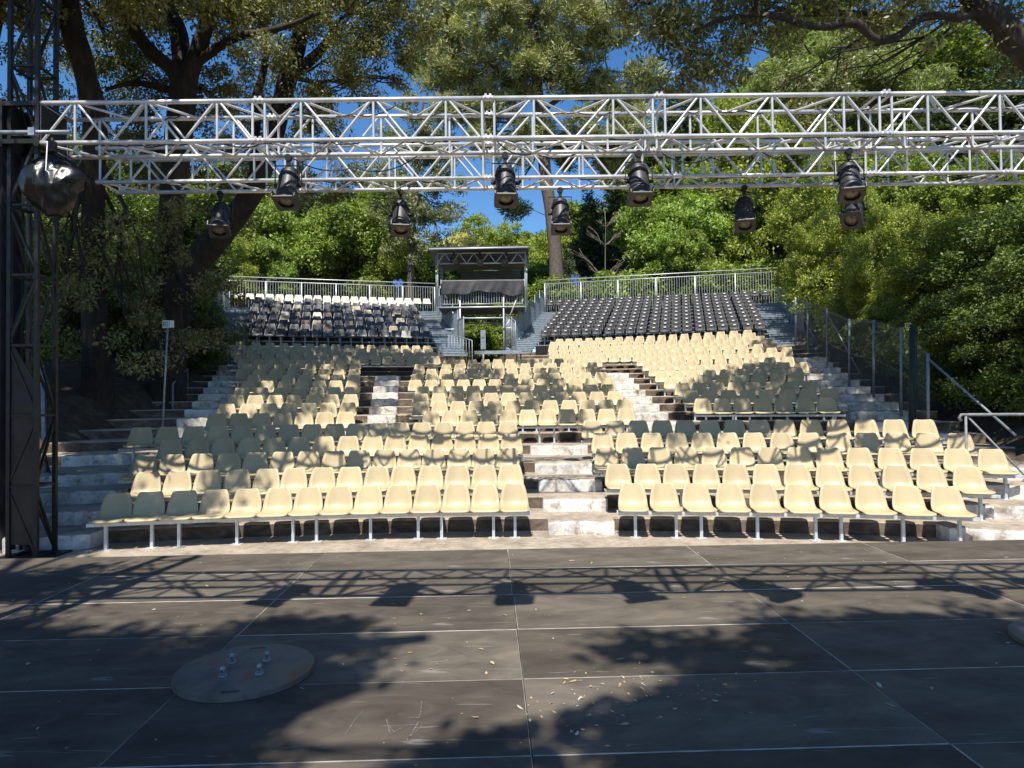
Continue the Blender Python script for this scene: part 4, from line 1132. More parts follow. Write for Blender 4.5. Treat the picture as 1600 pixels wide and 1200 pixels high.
f3 = [(px_stem([(455, 115), (490, 90), (515, 60), (530, 30)], 20.5), [.2, .16, .12, .06]), (px_stem([(400, 150), (412, 110), (415, 60), (405, 0)], 21), [.12, .11, .1, .06]),
      (px_stem([(395, 300), (400, 215), (402, 150)], 20.7), [.14, .12, .12])]
tree('oak_tree', 'oak leaning across from the shaded side, its trunk bending up past truss', 'tree', b3[0], [(b3, [.5, .42, .4, .37, .33, .30, .29, .28, .24, .18, .11])] + f3,
     oak_blobs([(470, -50, 20, 2.0, 32), (560, -40, 20, 1.9, 34), (630, -30, 20.5, 1.2, 20), (440, 20, 20.5, .8, 12), (500, 40, 20, 1.0, 20), (545, 30, 19.5, 1.1, 24), (590, 40, 20, 1.0, 22), (560, 85, 19.5, .9, 20), (610, 90, 20, .75, 16),
                (520, 115, 20, .8, 16), (640, 20, 20, .8, 14), (625, 125, 20, .35, 5), (480, 140, 21, .7, 12), (505, 165, 20.5, .6, 9), (545, 130, 20, .45, 8), (420, 130, 22, .9, 14), (400, 220, 22, .9, 16), (375, 270, 22, .9, 16), (440, 245, 21.5, .55, 8), (340, 330, 22, .9, 16), (655, 60, 20.5, .6, 8), (500, 210, 21, .7, 11), (540, 265, 21, .6, 9), (470, 185, 21, .6, 9), (520, 300, 21.5, .7, 10), (575, 150, 20.5, .4, 6), (460, 295, 21.5, .6, 10)], 3),
     'oak', seed=3, L=.105, W=.046, per=160, cl=.42)
# --- overhead crowns, out of the picture above, that dapple the stage and seats
def shade(targets, seed):
    r_ = random.Random(seed); out = []
    for (u, v, Y, t, r, n) in targets:
        n *= .95
        q = P(u, v, Y) + S * t
        out.append((q.x, q.y, q.z, r, r, r * .5, n))
    return out
def stage_pt(u, v): return 1.67 * F / (v - 621.6 + .011 * (u - 800))
def st(u, v, t, r, n): return (u, v, stage_pt(u, v), t, r, n)
BAGP = P(78, 270, 8.62)
def sunlit(bl, pts=(BAGP,), pad=.5):
    "drop the leaf clumps that would keep the sun off these places"
    out = []
    for b in bl:
        ok = True
        for p in pts:
            d = Vector(b[:3]) - p; t = d.dot(S)
            if t > 0 and (d - S * t).length < b[3] + pad: ok = False
        if ok: out.append(b)
    return out
# over the stage, dark side: trunk stands off stage
A = shade([st(60, 1080, 11, .75, 26), st(190, 1090, 11.5, .65, 24), st(295, 1060, 12, .6, 22), st(405, 1010, 12, .5, 18), st(485, 985, 12, .35, 10), st(160, 1010, 12, .45, 14), st(40, 1010, 12, .4, 12), st(465, 1060, 12, .42, 14), st(215, 1130, 11, .45, 16), st(355, 1105, 11, .32, 9), st(510, 1060, 11, .14, 3),
           st(120, 1180, 10.5, .55, 22), st(235, 1190, 10.5, .35, 10), st(365, 1170, 10.5, .2, 4), st(-120, 1100, 11, .8, 26), st(60, 905, 10, .7, 22), st(-60, 930, 10, .9, 24), st(-150, 1000, 10.5, .9, 24), st(775, 1170, 10, .16, 4), st(860, 1200, 10, .2, 5), st(720, 1215, 10, .2, 5)], 1)
for z0 in (.3, 1.1, 1.9, 2.7): q = Vector((-6.4, 8.75, z0)) + S * 9.5; A.append((q.x, q.y, q.z, .45, .4, .3, 18))
A = sunlit(A)
ba = Vector((-8.2, -2.5, 0))
tree('oak_tree', 'oak beside the stage whose overhanging crown shades the base plate', 'tree', ba, [([ba, ba + Vector((.3, .2, 4)), ba + Vector((1.2, .3, 8)), Vector((-4.6, -1.8, 10)), Vector((-1.5, -1.6, 11.5))], [.45, .38, .3, .2, .08])], A, 'oak', seed=11, L=.15, W=.075, per=55, cl=.30, limbs=20, shell=.1)
B_ = shade([st(1095, 1120, 11, .42, 15), st(1235, 1080, 11.5, .55, 20), st(1375, 1060, 11.5, .6, 22), st(1525, 1060, 12, .6, 24), st(1600, 1060, 12, .6, 22), st(1295, 985, 12, .45, 13), st(1205, 1000, 12, .3, 7), st(1425, 985, 12, .5, 16), st(1525, 985, 12, .4, 12), st(1145, 1160, 10.5, .45, 16), st(1305, 1150, 10.5, .6, 24), st(1465, 1150, 10.5, .6, 24),
            st(1570, 1150, 10.5, .6, 24), st(1005, 1010, 11.5, .2, 4), st(1085, 1015, 11.5, .25, 6), st(1005, 1110, 11, .12, 3), st(1065, 1190, 10.5, .3, 10), st(1720, 1000, 12, .8, 26), st(1740, 1120, 11, .8, 26), st(945, 1130, 10.8, .1, 2), st(1225, 1210, 10, .5, 18), st(1500, 1220, 10, .7, 24)], 2)
bb = Vector((10.5, 1.2, 0))
tree('oak_tree', 'oak beyond the edge of stage whose crown shades the fence side foreground', 'tree', bb, [([bb, bb + Vector((-.3, -.3, 4)), bb + Vector((-1.5, -.8, 8)), Vector((6, -1.2, 10.5)), Vector((2.5, -1.8, 11))], [.5, .42, .32, .2, .08])], B_, 'oak', seed=12, L=.15, W=.075, per=55, cl=.30, limbs=20, shell=.1)
# over the dark end of the seats
def bowl(u, v, k, t, r, n):
    X = X_from_px(k, u, base(k) + .5); p = Vector((X, rowY(k, X), base(k) + .5)) + S * t; return (p.x, p.y, p.z, r, r, r * .5, n)
r_ = random.Random(31)
C_ = []
for k in range(1, 6):
    for u in range(40, 640, 40):
        lim = {1: 350, 2: 385, 3: 430, 4: 520, 5: 640}[k]
        if u < lim - 20: C_.append(bowl(u + r_.uniform(-10, 10), 0, k, 10.5 + r_.uniform(-1, 1), .44, 11 if u < lim - 120 else 6))
for X in np.arange(-15, -5.4, 1.05):
    for Y0 in np.arange(11.5, 22, 1.15):
        for z0 in (1.5, 4.5, 7.5):
            if X > -8.6 and (z0 > 2 or Y0 < 12): continue
            if r_.random() < .66: p = Vector((X, Y0, z0)) + S * r_.uniform(10.5, 13.5); C_.append((p.x + r_.uniform(-.4, .4), p.y + r_.uniform(-.4, .4), p.z, .8, .8, .4, 22))
C_ = sunlit(C_)
bc = Vector((-13.5, 8.0, gz(-13.5, 8)))
tree('oak_tree', 'spreading oak on the shaded bank whose branches dapple the front rows', 'tree', bc, [([bc, bc + Vector((.3, -.3, 5)), bc + Vector((2, -1, 9)), Vector((-9, 5, 11)), Vector((-5, 5.2, 11.5))], [.5, .42, .34, .22, .08])], C_, 'oak', seed=13, L=.15, W=.075, per=50, cl=.34, limbs=22, shell=.1)
D_ = []
for k in range(6, 19):
    for u in range(340, 960, 26):
        dens = .32 if u < 640 else .40
        if k >= 15 and u > 690: continue
        if r_.random() < dens: D_.append(bowl(u + r_.uniform(-12, 12), 0, k, 12.5 + r_.uniform(-1.2, 1.2), .30, 5))
for u, Y0, n in [(x, 28 + j * 1.3, 9) for x in range(340, 690, 24) for j in range(5)]:
    if r_.random() < .93:
        z = 4.7 + (Y0 - 28) * .35; p = Vector((at_px(u, Y0), Y0, z)) + S * (13.5 + r_.uniform(-1, 1)); D_.append((p.x, p.y, p.z, .55, .55, .3, n))
bd = Vector((-14, 17, gz(-14, 17)))
tree('oak_tree', 'tall oak behind the exit sign spreading high over the upper rows', 'tree', bd, [([bd, bd + Vector((.4, -.3, 6)), bd + Vector((2.5, -1.5, 11)), Vector((-8, 13, 15.5)), Vector((-3, 11, 16)), Vector((1.5, 10.5, 16))], [.6, .48, .4, .26, .15, .06])], D_, 'oak', seed=14, L=.16, W=.08, per=46, cl=.36, limbs=26, shell=.1)
# over the fence side
E_ = []
for k in range(6, 15):
    for u in range(1050, 1420, 30):
        lo = {6: 1180, 7: 1120, 8: 1060, 9: 1060, 10: 1080, 11: 1090, 12: 1150, 13: 1170, 14: 1230}.get(k, 1240)
        if u > lo and r_.random() < .8: E_.append(bowl(u, 0, k, 11.5 + r_.uniform(-1, 1), .42, 9))
for k in (15, 16, 17, 18, 19, 20):
    for u in (1245, 1270, 1300): E_.append(bowl(u, 0, k, 11.5 + r_.uniform(-1, 1), .42, 7))
for Y0 in (28, 29.5, 31, 32.5, 34, 35.5):
    for dx in (0, .8, 1.6):
        if r_.random() < .85: p = Vector((11.3 + dx + (Y0 - 28) * .2, Y0, 5.2 + (Y0 - 28) * .33)) + S * (9 + r_.uniform(-1, 1)); E_.append((p.x, p.y, p.z, .5, .5, .3, 8))
for k in range(3, 6):
    for u in (1240, 1300, 1360, 1410, 1470):
        if k >= 4 and r_.random() < .35: E_.append(bowl(u, 0, k, 9.5, .25, 4))
for X in np.arange(7.6, 16, 1.0):
    for Y0 in np.arange(12, 19, 1.1):
        for z0 in (2, 5):
            if X < 9 and (z0 > 2 or Y0 > 16): continue
            if r_.random() < (.26 if Y0 < 16 else .16): p = Vector((X, Y0, z0)) + S * (14 - z0 * .3); E_.append((p.x + r_.uniform(-.4, .4), p.y + r_.uniform(-.4, .4), p.z, .75, .75, .4, 15))
for Y0 in np.arange(18.5, 28, 1.0):
    for X in (8.6, 9.6, 10.6, 11.6):
        if r_.random() < .22: p = Vector((X + (Y0 - 18) * .12, Y0, 3.2 + (Y0 - 18) * .12)) + S * 11; E_.append((p.x, p.y, p.z, .6, .6, .35, 11))
be = Vector((13.5, 12, gz(13.5, 12)))
tree('oak_tree', 'oak on the fence bank whose crown shades the white stairs', 'tree', be, [([be, be + Vector((-.3, .2, 5)), be + Vector((-1.5, -.6, 9)), Vector((9.5, 10.5, 12.5)), Vector((6.5, 9.5, 13.5))], [.5, .42, .34, .22, .08])], E_, 'oak', seed=15, L=.15, W=.075, per=50, cl=.34, limbs=22, shell=.1)
# --- oak limb crossing the upper corner, with hanging dark sprays
Yr = 10.0
lim = px_stem([(1800, 260), (1720, 170), (1650, 110), (1600, 75), (1560, 35), (1525, 5), (1490, -40)], Yr)
twig = px_stem([(1535, 15), (1500, 28), (1465, 24), (1432, 32), (1410, 52), (1385, 62), (1363, 58), (1344, 40), (1322, 36), (1290, 42), (1255, 38), (1220, 26), (1180, 22), (1130, 30), (1080, 50)], Yr, -.6)
tw2 = px_stem([(1410, 20), (1370, 22), (1310, 20), (1250, 22), (1190, 5), (1120, -10), (1050, -15)], Yr, .4)
base_r = Vector((9.6, 10.4, gz(9.6, 10.4)))
G_ = oak_blobs([(985, 15, 10.2, .32, 10), (1010, 60, 10, .36, 12), (1040, 25, 10, .4, 12), (1060, 85, 10, .38, 12), (1085, 125, 10, .32, 9), (1095, 40, 9.8, .4, 12), (1120, 90, 9.8, .36, 11), (1140, 20, 9.8, .4, 10), (1150, 65, 9.8, .3, 7), (1105, -20, 10, .5, 12),
                (1180, 40, 9.8, .33, 8), (1210, 5, 9.8, .4, 9), (1180, -30, 10, .5, 12), (1240, 30, 10, .28, 5), (1270, -5, 10, .4, 8), (1330, -10, 10, .4, 8), (1400, -20, 10, .45, 9), (1480, -25, 10, .5, 10), (1440, 60, 10, .18, 2), (1560, -20, 10, .5, 10), (1590, 20, 10.3, .4, 7), (1595, 100, 10.5, .35, 6), (1640, 60, 10.5, .6, 12), (1340, 15, 10, .35, 9), (1420, 8, 10, .35, 9), (1290, 22, 9.9, .28, 7), (1500, 10, 10.2, .3, 7), (1230, 55, 9.8, .25, 5), (1150, 115, 9.8, .25, 5), (1375, 30, 9.8, .2, 4), (1570, 60, 10.2, .3, 6), (1030, 130, 10.2, .22, 4), (1000, -30, 10.2, .4, 10)], 9)
tree('oak_tree', 'oak at the upper corner whose crooked limb and dark sprays hang over the truss', 'tree', base_r,
     [([base_r, base_r + Vector((-.1, -.1, 3)), lim[0], lim[1], lim[2], lim[3], lim[4], lim[5], lim[6]], [.42, .36, .30, .27, .24, .21, .18, .15, .12]),
      (twig, [.05, .055, .058, .055, .055, .055, .05, .07, .06, .055, .05, .045, .04, .03, .02]), (tw2, [.05, .045, .04, .035, .03, .025, .015])],
     G_ + [(x + S.x * t + .3 * math.sin(i * 7), y + S.y * t, z + S.z * t, .6, .6, .3, 13) for i, (x, y, z, *q) in enumerate(G_) for t in (3.2,) if (z + S.z * t - 2.05) / (y + S.y * t) > .66], 'oak', seed=16, L=.095, W=.035, per=60, cl=.26, limbs=24, limb_r=.022, pen=-.2, shell=.2, droop=.3)
# --- tall pine behind the seats
Yp = 45.0
bp = px_stem([(873, 462), (868, 400), (862, 340), (852, 270), (846, 200), (840, 140), (834, 70), (828, 0), (825, -60)], Yp)
bp[0].z = gz(bp[0].x, Yp) - .2
PB = [(840, 40, 3.2, 60), (770, 40, 2.8, 50), (710, 60, 2.3, 36), (900, 40, 2.8, 44), (950, 40, 1.9, 24), (690, 110, 2.0, 32), (740, 130, 2.3, 36), (800, 110, 2.2, 36), (860, 110, 2.2, 34), (920, 120, 2.0, 26), (965, 150, 2.0, 30), (710, 180, 1.7, 24),
      (780, 180, 1.6, 22), (930, 200, 1.9, 28), (985, 200, 1.6, 22), (890, 235, 1.5, 20), (830, 200, 1.3, 14), (960, 245, 1.5, 20), (800, 240, 1.0, 10), (700, 15, 2.4, 36), (660, 90, 1.5, 20), (840, -60, 4, 60), (760, -50, 3.4, 48), (920, -40, 3., 40), (800, 322, .75, 11), (750, 215, 1.1, 10), (690, 235, 1.3, 14), (1010, 120, 1.6, 18)]
tree('pine_tree', 'tall airy pine with bare curving trunk rising behind the sound tower', 'tree', bp[0], [(bp, [.52, .45, .42, .42, .40, .36, .3, .22, .14]),
     (px_stem([(845, 175), (880, 150), (915, 130), (950, 110)], Yp), [.2, .16, .1, .05]), (px_stem([(843, 160), (800, 130), (765, 100), (735, 85)], Yp), [.2, .15, .1, .05]), (px_stem([(850, 230), (885, 205), (925, 195)], Yp), [.14, .1, .05]), (px_stem([(840, 110), (870, 70), (895, 30)], Yp), [.15, .1, .05])],
     [blob(u, v, Yp + random.Random(i).uniform(-2.5, 2.5), r, n, 1, .75) for i, (u, v, r, n) in enumerate(PB)], 'pine', 'pine_bark', seed=20, L=.42, W=.075, per=135, cl=.74, limbs=24, limb_r=.1, needle=True)
# thin grey conifer beside it
tc = px_stem([(640, 470), (643, 380), (648, 300), (655, 220), (662, 150)], 40); tc[0].z = gz(tc[0].x, 40) - .2
tree('conifer_tree', 'thin grey green conifer with sparse branches behind the shaded grandstand', 'tree', tc[0], [(tc, [.24, .2, .17, .12, .05])],
     [blob(u, v, 40 + (i % 3 - 1), r, n) for i, (u, v, r, n) in enumerate([(655, 190, .8, 7), (635, 235, 1.1, 11), (675, 240, 1.1, 11), (620, 285, 1.3, 15), (660, 285, 1.4, 18), (700, 290, 1.2, 12), (630, 335, 1.4, 16), (675, 335, 1.4, 17), (705, 330, .8, 8), (640, 385, 1.4, 16), (690, 385, 1.1, 12), (600, 330, .9, 8), (672, 205, .7, 6), (640, 165, .7, 8), (610, 215, .9, 10), (650, 215, .9, 10), (595, 270, .8, 9), (690, 250, 1., 11)])],
     'grey', 'pine_bark', seed=21, L=.26, W=.07, per=75, cl=.55, limbs=13)
# umbrella pines and a blossoming tree far behind
for u, v, Y, rx, n, lb, lf in ((768, 376, 70, 4.6, 130, 'rounded bright umbrella pine just above the sound tower roof', 'umbrella'), (858, 398, 66, 3.6, 80, 'rounded bushy pine between the sound tower and tall pine trunk', 'umbrella'),
                           (720, 388, 58, 1.9, 40, 'pale yellow blossoming treetop at the corner of sound tower roof', 'flower'), (800, 420, 62, 3.2, 70, 'green bushy treetop low behind the sound tower roof', 'umbrella')):
    c = P(u, v, Y); g0 = Vector((c.x, Y, gz(c.x, Y)))
    tree('umbrella_pine' if lf == 'umbrella' else 'blossom_tree', lb, 'tree', g0, [([g0, g0.lerp(c, .6), c], [.3, .24, .12])], [(c.x, c.y, c.z, rx, rx, rx * .5, n), (c.x, c.y, c.z - rx * .25, rx * .8, rx * .8, rx * .4, n // 2)], lf, 'pine_bark', seed=int(u), L=.34, W=.10, per=90, cl=.7, limbs=2, needle=lf == 'umbrella')
# --- generic trees filling the wood; each its own crown and trunk, some sharing a mesh
def crown_kind(kind, seed):
    r_ = random.Random(seed); bl = []
    if kind == 'round':
        for i in range(16):
            a = r_.uniform(0, 6.28); q = r_.uniform(.2, .8); h = r_.uniform(-.7, .8); bl.append((math.cos(a) * q * 3, math.sin(a) * q * 3, 5.6 + h * 3, 1.35, 1.35, 1.0, 26))
        return leaf_mesh('crown', bl, LM['green'], .22, .11, 100, .62, seed)
    if kind == 'bright':
        for i in range(16):
            a = r_.uniform(0, 6.28); q = r_.uniform(.2, .85); h = r_.uniform(-.8, .8); bl.append((math.cos(a) * q * 3, math.sin(a) * q * 3, 5.4 + h * 3, 1.3, 1.3, .8, 22))
        return leaf_mesh('crown', bl, LM['bright'], .26, .085, 105, .62, seed, droop=.3)
    if kind == 'dark':
        for i in range(15):
            h = i / 14; q = (1 - h) * 1.9 + .3; a = i * 2.4; bl.append((math.cos(a) * q * .7, math.sin(a) * q * .7, 1.4 + h * 9, q, q, 1.0, 22 * q))
        return leaf_mesh('crown', bl, LM['conifer'], .30, .08, 62, .55, seed, needle=True)
    if kind == 'yellow':
        for i in range(18):
            a = r_.uniform(0, 6.28); q = r_.uniform(.2, .85); h = r_.uniform(-.9, .85); bl.append((math.cos(a) * q * 2.8, math.sin(a) * q * 2.8, 4.6 + h * 4, 1.25, 1.25, 1.0, 24))
        return leaf_mesh('crown', bl, LM['yellow'], .17, .075, 110, .55, seed)
    if kind in ('tall', 'feather'):
        for i in range(30):
            a = r_.uniform(0, 6.28); h = r_.uniform(0, 1); q = r_.uniform(.15, 1) * (math.sin(math.pi * (.15 + .8 * h)) * .8 + .25); bl.append((math.cos(a) * q * 4, math.sin(a) * q * 4, 4.5 + h * 12.5, 1.5, 1.5, 1.05, 26))
        return leaf_mesh('crown', bl, LM['green'], .27, .13, 95, .72, seed) if kind == 'tall' else leaf_mesh('crown', bl, LM['pale'], .32, .08, 95, .75, seed, droop=.35)
    if kind == 'thicket':
        for i in range(26):
            a = r_.uniform(0, 6.28); q = r_.uniform(.1, .95); h = r_.uniform(.3, 4.4); bl.append((math.cos(a) * q * 1.7, math.sin(a) * q * 1.7, h, .8, .8, .55, 18))
        return leaf_mesh('crown', bl, LM['dark'], .11, .05, 100, .36, seed)
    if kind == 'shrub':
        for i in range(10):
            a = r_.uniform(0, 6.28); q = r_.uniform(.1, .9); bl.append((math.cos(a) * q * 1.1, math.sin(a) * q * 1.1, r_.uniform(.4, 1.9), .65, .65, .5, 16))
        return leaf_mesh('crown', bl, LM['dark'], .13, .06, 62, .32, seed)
    if kind == 'bush':
        for i in range(12):
            a = r_.uniform(0, 6.28); q = r_.uniform(.1, .9); bl.append((math.cos(a) * q * 1.5, math.sin(a) * q * 1.5, r_.uniform(.4, 3.2), .8, .8, .6, 18))
        return leaf_mesh('crown', bl, LM['green'], .15, .07, 62, .36, seed)
KIND = {}
for kd in ('round', 'bright', 'dark', 'yellow', 'shrub', 'bush', 'tall', 'feather', 'thicket'):
    ms = []
    for s in range(2):
        r_ = random.Random(s + 5); t = MB(); hh = {'round': 5.5, 'bright': 5.5, 'dark': 10, 'yellow': 5, 'shrub': 1.2, 'bush': 2, 'tall': 14, 'feather': 14, 'thicket': 2.6}[kd]; r0 = {'shrub': .04, 'bush': .06, 'yellow': .14, 'thicket': .06}.get(kd, .2)
        pts = crooked((0, 0, -.5), (r_.uniform(-.3, .3), r_.uniform(-.3, .3), hh), r_, .03); t.tube(pts, [lerp(r0, r0 * .35, i / 5) for i in range(6)], 8)
        for _ in range(9 if kd != 'dark' else 0):
            i = r_.randint(2, 5); a = r_.uniform(0, 6.28); q = hh * .42; tip = pts[i] + Vector((math.cos(a) * q, math.sin(a) * q, hh * r_.uniform(.1, .45)))
            pp = crooked(pts[i], tip, r_, .07, 4); t.tube(pp, [lerp(r0 * .45, .01, k / 4) for k in range(5)], 5)
        ms.append((t.mesh('trunk', M['bark']), crown_kind(kd, s * 7 + 3)))
    KIND[kd] = ms
KN = {'round': ('broadleaf_tree', 'tree'), 'bright': ('broadleaf_tree', 'tree'), 'dark': ('conifer_tree', 'tree'), 'yellow': ('hedge_tree', 'tree'), 'shrub': ('shrub', 'shrub'), 'bush': ('bush', 'bush'), 'tall': ('broadleaf_tree', 'tree'), 'feather': ('feathery_tree', 'tree'), 'thicket': ('tall_shrub', 'shrub')}
tree_n = [0]
def plant(kd, u, Y, h, label, sx=1., group=None, X=None, dz=0.):
    if kd == 'round' and Y >= 44 and h > 11: kd = 'tall'
    if kd == 'bright' and h > 11: kd = 'feather'
    if kd == 'shrub' and h >= 1.9: kd = 'thicket'
    i = tree_n[0]; tree_n[0] += 1; r_ = random.Random(i * 3 + 1)
    X = at_px(u, Y) if X is None else X
    top = {'round': 8.9, 'bright': 8.7, 'dark': 11.2, 'yellow': 9., 'shrub': 2.5, 'bush': 3.9, 'tall': 18.3, 'feather': 18.3, 'thicket': 5.}[kd]
    k = h / top; e = empty(KN[kd][0], (X, Y, gz(X, Y) + dz), r_.uniform(0, 6.28), label, KN[kd][1], group)
    e.scale = (k * sx, k * sx, k); t, c = KIND[kd][i % 2]; link('trunk', t, e); link('crown', c, e); return e
def zh(u, vtop, Y): return P(u, vtop, Y).z - gz(at_px(u, Y), Y)
W = 'trees of the wood behind the grandstands'
# behind the shaded grandstand
for kd, u, vt, Y, sx, lb in (
    ('round', 395, 318, 42, 1.0, 'fresh green tree behind the shaded grandstand, beside the leaning oak trunk'), ('bright', 470, 325, 44, 1.05, 'bright leafy tree behind middle of the shaded grandstand'),
    ('round', 545, 318, 43, 1.0, 'green broadleaf tree behind the shaded grandstand, under the far truss spotlight'), ('yellow', 618, 362, 42, .8, 'yellowish leafy tree close behind the shaded grandstand rail'),
    ('round', 655, 375, 46, .9, 'green tree beside the sound tower on the shaded grandstand side'), ('bright', 430, 372, 40.5, .7, 'low bright green tree just behind the shaded back rail'), ('yellow', 360, 352, 39, .9, 'olive green tree at the outer end of shaded grandstand'),
    ('round', 520, 290, 55, 1.0, 'taller tree deep in the wood behind the shaded grandstand'), ('round', 420, 270, 58, 1.1, 'tall green tree far back behind the leaning oak'), ('dark', 590, 330, 60, .9, 'dark conifer deep behind the shaded grandstand'),
    ('round', 320, 290, 46, 1.2, 'broad tree behind the exit sign, half hidden by oak trunks'), ('dark', 250, 240, 50, 1.3, 'dark conifer far behind the forked oak'), ('round', 160, 260, 44, 1.3, 'shaded tree behind the curved oak trunk'), ('round', 60, 260, 40, 1.3, 'shaded tree behind the black tower'),
    ('round', 210, 235, 60, 1.3, 'tall tree far behind the oak trunks'), ('round', 80, 200, 58, 1.3, 'tall tree far behind the black tower'), ('round', 350, 255, 66, 1.2, 'tall distant tree showing between the forked limbs'), ('dark', 470, 250, 70, 1.1, 'tall dark conifer far behind the truss'), ('round', -60, 220, 46, 1.4, 'tree beyond the black tower at the picture edge'),
    # behind the sound tower and the sunlit grandstand
    ('round', 700, 402, 52, .9, 'rounded green tree directly behind the sound tower booth'), ('dark', 760, 440, 44, .8, 'small dark conifer behind the sound tower passage'), ('bush', 745, 500, 39, 1.6, 'leafy green bush seen through the sound tower passage'), ('bush', 780, 505, 41, 1.6, 'green bush at the end of the sound tower passage'),
    ('dark', 925, 300, 52, 1.1, 'dark conifer just beside the tall pine trunk'), ('dark', 968, 280, 56, 1.2, 'tall dark conifer behind the bare sapling'), ('dark', 1010, 320, 50, 1.0, 'dark conifer behind bright feathery tree'), ('dark', 890, 385, 47, .8, 'short dark conifer beside the sunlit back rail corner'),
    ('bright', 1040, 300, 44, 1.05, 'bright feathery tree behind the middle of sunlit grandstand'), ('bright', 1105, 305, 45, 1.0, 'bright feathery tree behind the sunlit grandstand, nearer the hedge'), ('round', 1085, 365, 41, .8, 'low green tree behind the sunlit back rail'), ('bush', 1160, 400, 40, 1.5, 'leafy bush behind the sunlit back rail at hedge end'), ('bush', 870, 425, 43, 1.3, 'bush filling the corner behind the sunlit back rail'), ('bush', 980, 415, 42, 1.4, 'small bush behind the bare sapling'),
    ('round', 1010, 200, 66, 1.2, 'tall tree far behind the far truss, beside the pine'), ('dark', 1080, 130, 70, 1.5, 'tall dark conifer under the hanging oak sprays'), ('round', 1150, 190, 60, 1.2, 'tall rounded tree behind the truss, near the hedge'), ('grey' if False else 'round', 1120, 260, 52, 1.1, 'green tree below the truss behind the sunlit grandstand')):
    plant(kd, u, Y, zh(u, vt, Y), lb, sx, W)
# the hedge mass beside the fence, from the sunlit grandstand down to the barrier
H = 'hedge trees along the wire fence'
for kd, u, vt, Y, sx, lb in (
    ('yellow', 1205, 318, 45, .9, 'yellow green hedge tree at back corner of the sunlit grandstand'), ('yellow', 1282, 262, 37, .85, 'yellow green hedge tree beside the stair guards of sunlit grandstand'), ('yellow', 1290, 225, 31, .9, 'tallest yellow green hedge tree beside the sunlit grandstand stairs'),
    ('yellow', 1300, 330, 29.5, .8, 'low yellow green hedge tree crowding the top of wire fence'), ('yellow', 1345, 345, 24.5, .75, 'low yellow green hedge tree hanging over the upper fence'), ('yellow', 1370, 352, 20.8, .75, 'low hedge tree hanging over the middle of fence'), ('yellow', 1330, 292, 26.5, .8, 'yellow green hedge tree behind the tilted spotlight'), ('yellow', 1390, 305, 24, .8, 'yellow green hedge tree above the middle of wire fence'), ('yellow', 1455, 330, 21.5, .85, 'olive hedge tree above the lower wire fence'), ('round', 1400, 240, 33, 1.0, 'tall green tree rising behind the hedge'), ('yellow', 1345, 395, 22.5, .62, 'leafy hedge tree leaning over the middle fence posts'), ('yellow', 1312, 385, 26, .6, 'leafy hedge tree leaning over the upper fence posts'), ('yellow', 1395, 410, 19.6, .6, 'leafy hedge tree leaning over the lower fence posts'),
    ('round', 1480, 250, 27, 1.0, 'shaded green tree behind the lower hedge'), ('round', 1560, 270, 22, .9, 'dark tree behind the tube barrier'), ('round', 1640, 220, 20, 1.0, 'dark tree at the picture edge behind the barrier'), ('yellow', 1540, 400, 17.5, .8, 'shaded hedge tree above the tube barrier'), ('round', 1620, 380, 15.5, .7, 'dark leafy tree hanging over the barrier end')):
    plant(kd, u, Y, zh(u, vt, Y), lb, sx, H)
hb = Vector((12.2, 21.5, gz(12.2, 21.5)))
HB = [(1240, 432, 29, .9, 16), (1262, 455, 27, .9, 16), (1292, 480, 25, .9, 17), (1322, 505, 23, .85, 17), (1352, 525, 21, .8, 16), (1385, 545, 19, .75, 15), (1310, 450, 25, 1., 18), (1350, 470, 22.5, 1., 18), (1395, 495, 20, .9, 17), (1425, 530, 17.5, .7, 13), (1440, 480, 18, .9, 16), (1400, 440, 21.5, 1., 17), (1455, 555, 16.5, .5, 7), (1340, 420, 24.5, 1., 16), (1280, 420, 28, 1., 16)]
tree('hedge_tree', 'leafy hedge tree whose low boughs hang over wire fence and white stairs', 'tree', hb, [([hb, hb + Vector((-.1, 0, 2)), hb + Vector((-.3, .1, 2.8)), hb + Vector((-.2, .2, 3.4))], [.16, .13, .1, .05])],
     [blob(u, v, Y, r, n, 1.2, .7) for u, v, Y, r, n in HB], 'yellow', seed=44, L=.13, W=.06, per=110, cl=.42, limbs=14, limb_r=.04, group=H)
# light feathery trees above the hedge and dark pines at the corner
for kd, u, vt, Y, sx, lb in (('bright', 1260, 70, 46, 1.25, 'tall light green feathery tree above the hedge'), ('bright', 1340, 40, 44, 1.2, 'tallest feathery light green tree under the crooked oak limb'), ('bright', 1430, 90, 42, 1.1, 'light green feathery tree behind the truss end'), ('dark', 1510, 130, 36, 1.5, 'dark pine at the truss end near the corner'), ('dark', 1585, 110, 34, 1.5, 'dark pine at the upper corner under the oak limb'),
                         ('yellow', 1210, 150, 44, .85, 'yellow green tree behind the truss above the hedge'), ('round', 1480, 30, 60, 1.3, 'distant tall tree behind the crooked oak limb'), ('round', 1300, 10, 66, 1.3, 'very tall distant tree above the feathery trees'), ('round', 1600, 30, 58, 1.4, 'distant tall tree at the upper corner')):
    plant(kd, u, Y, zh(u, vt, Y), lb, sx, 'tall trees above the hedge')
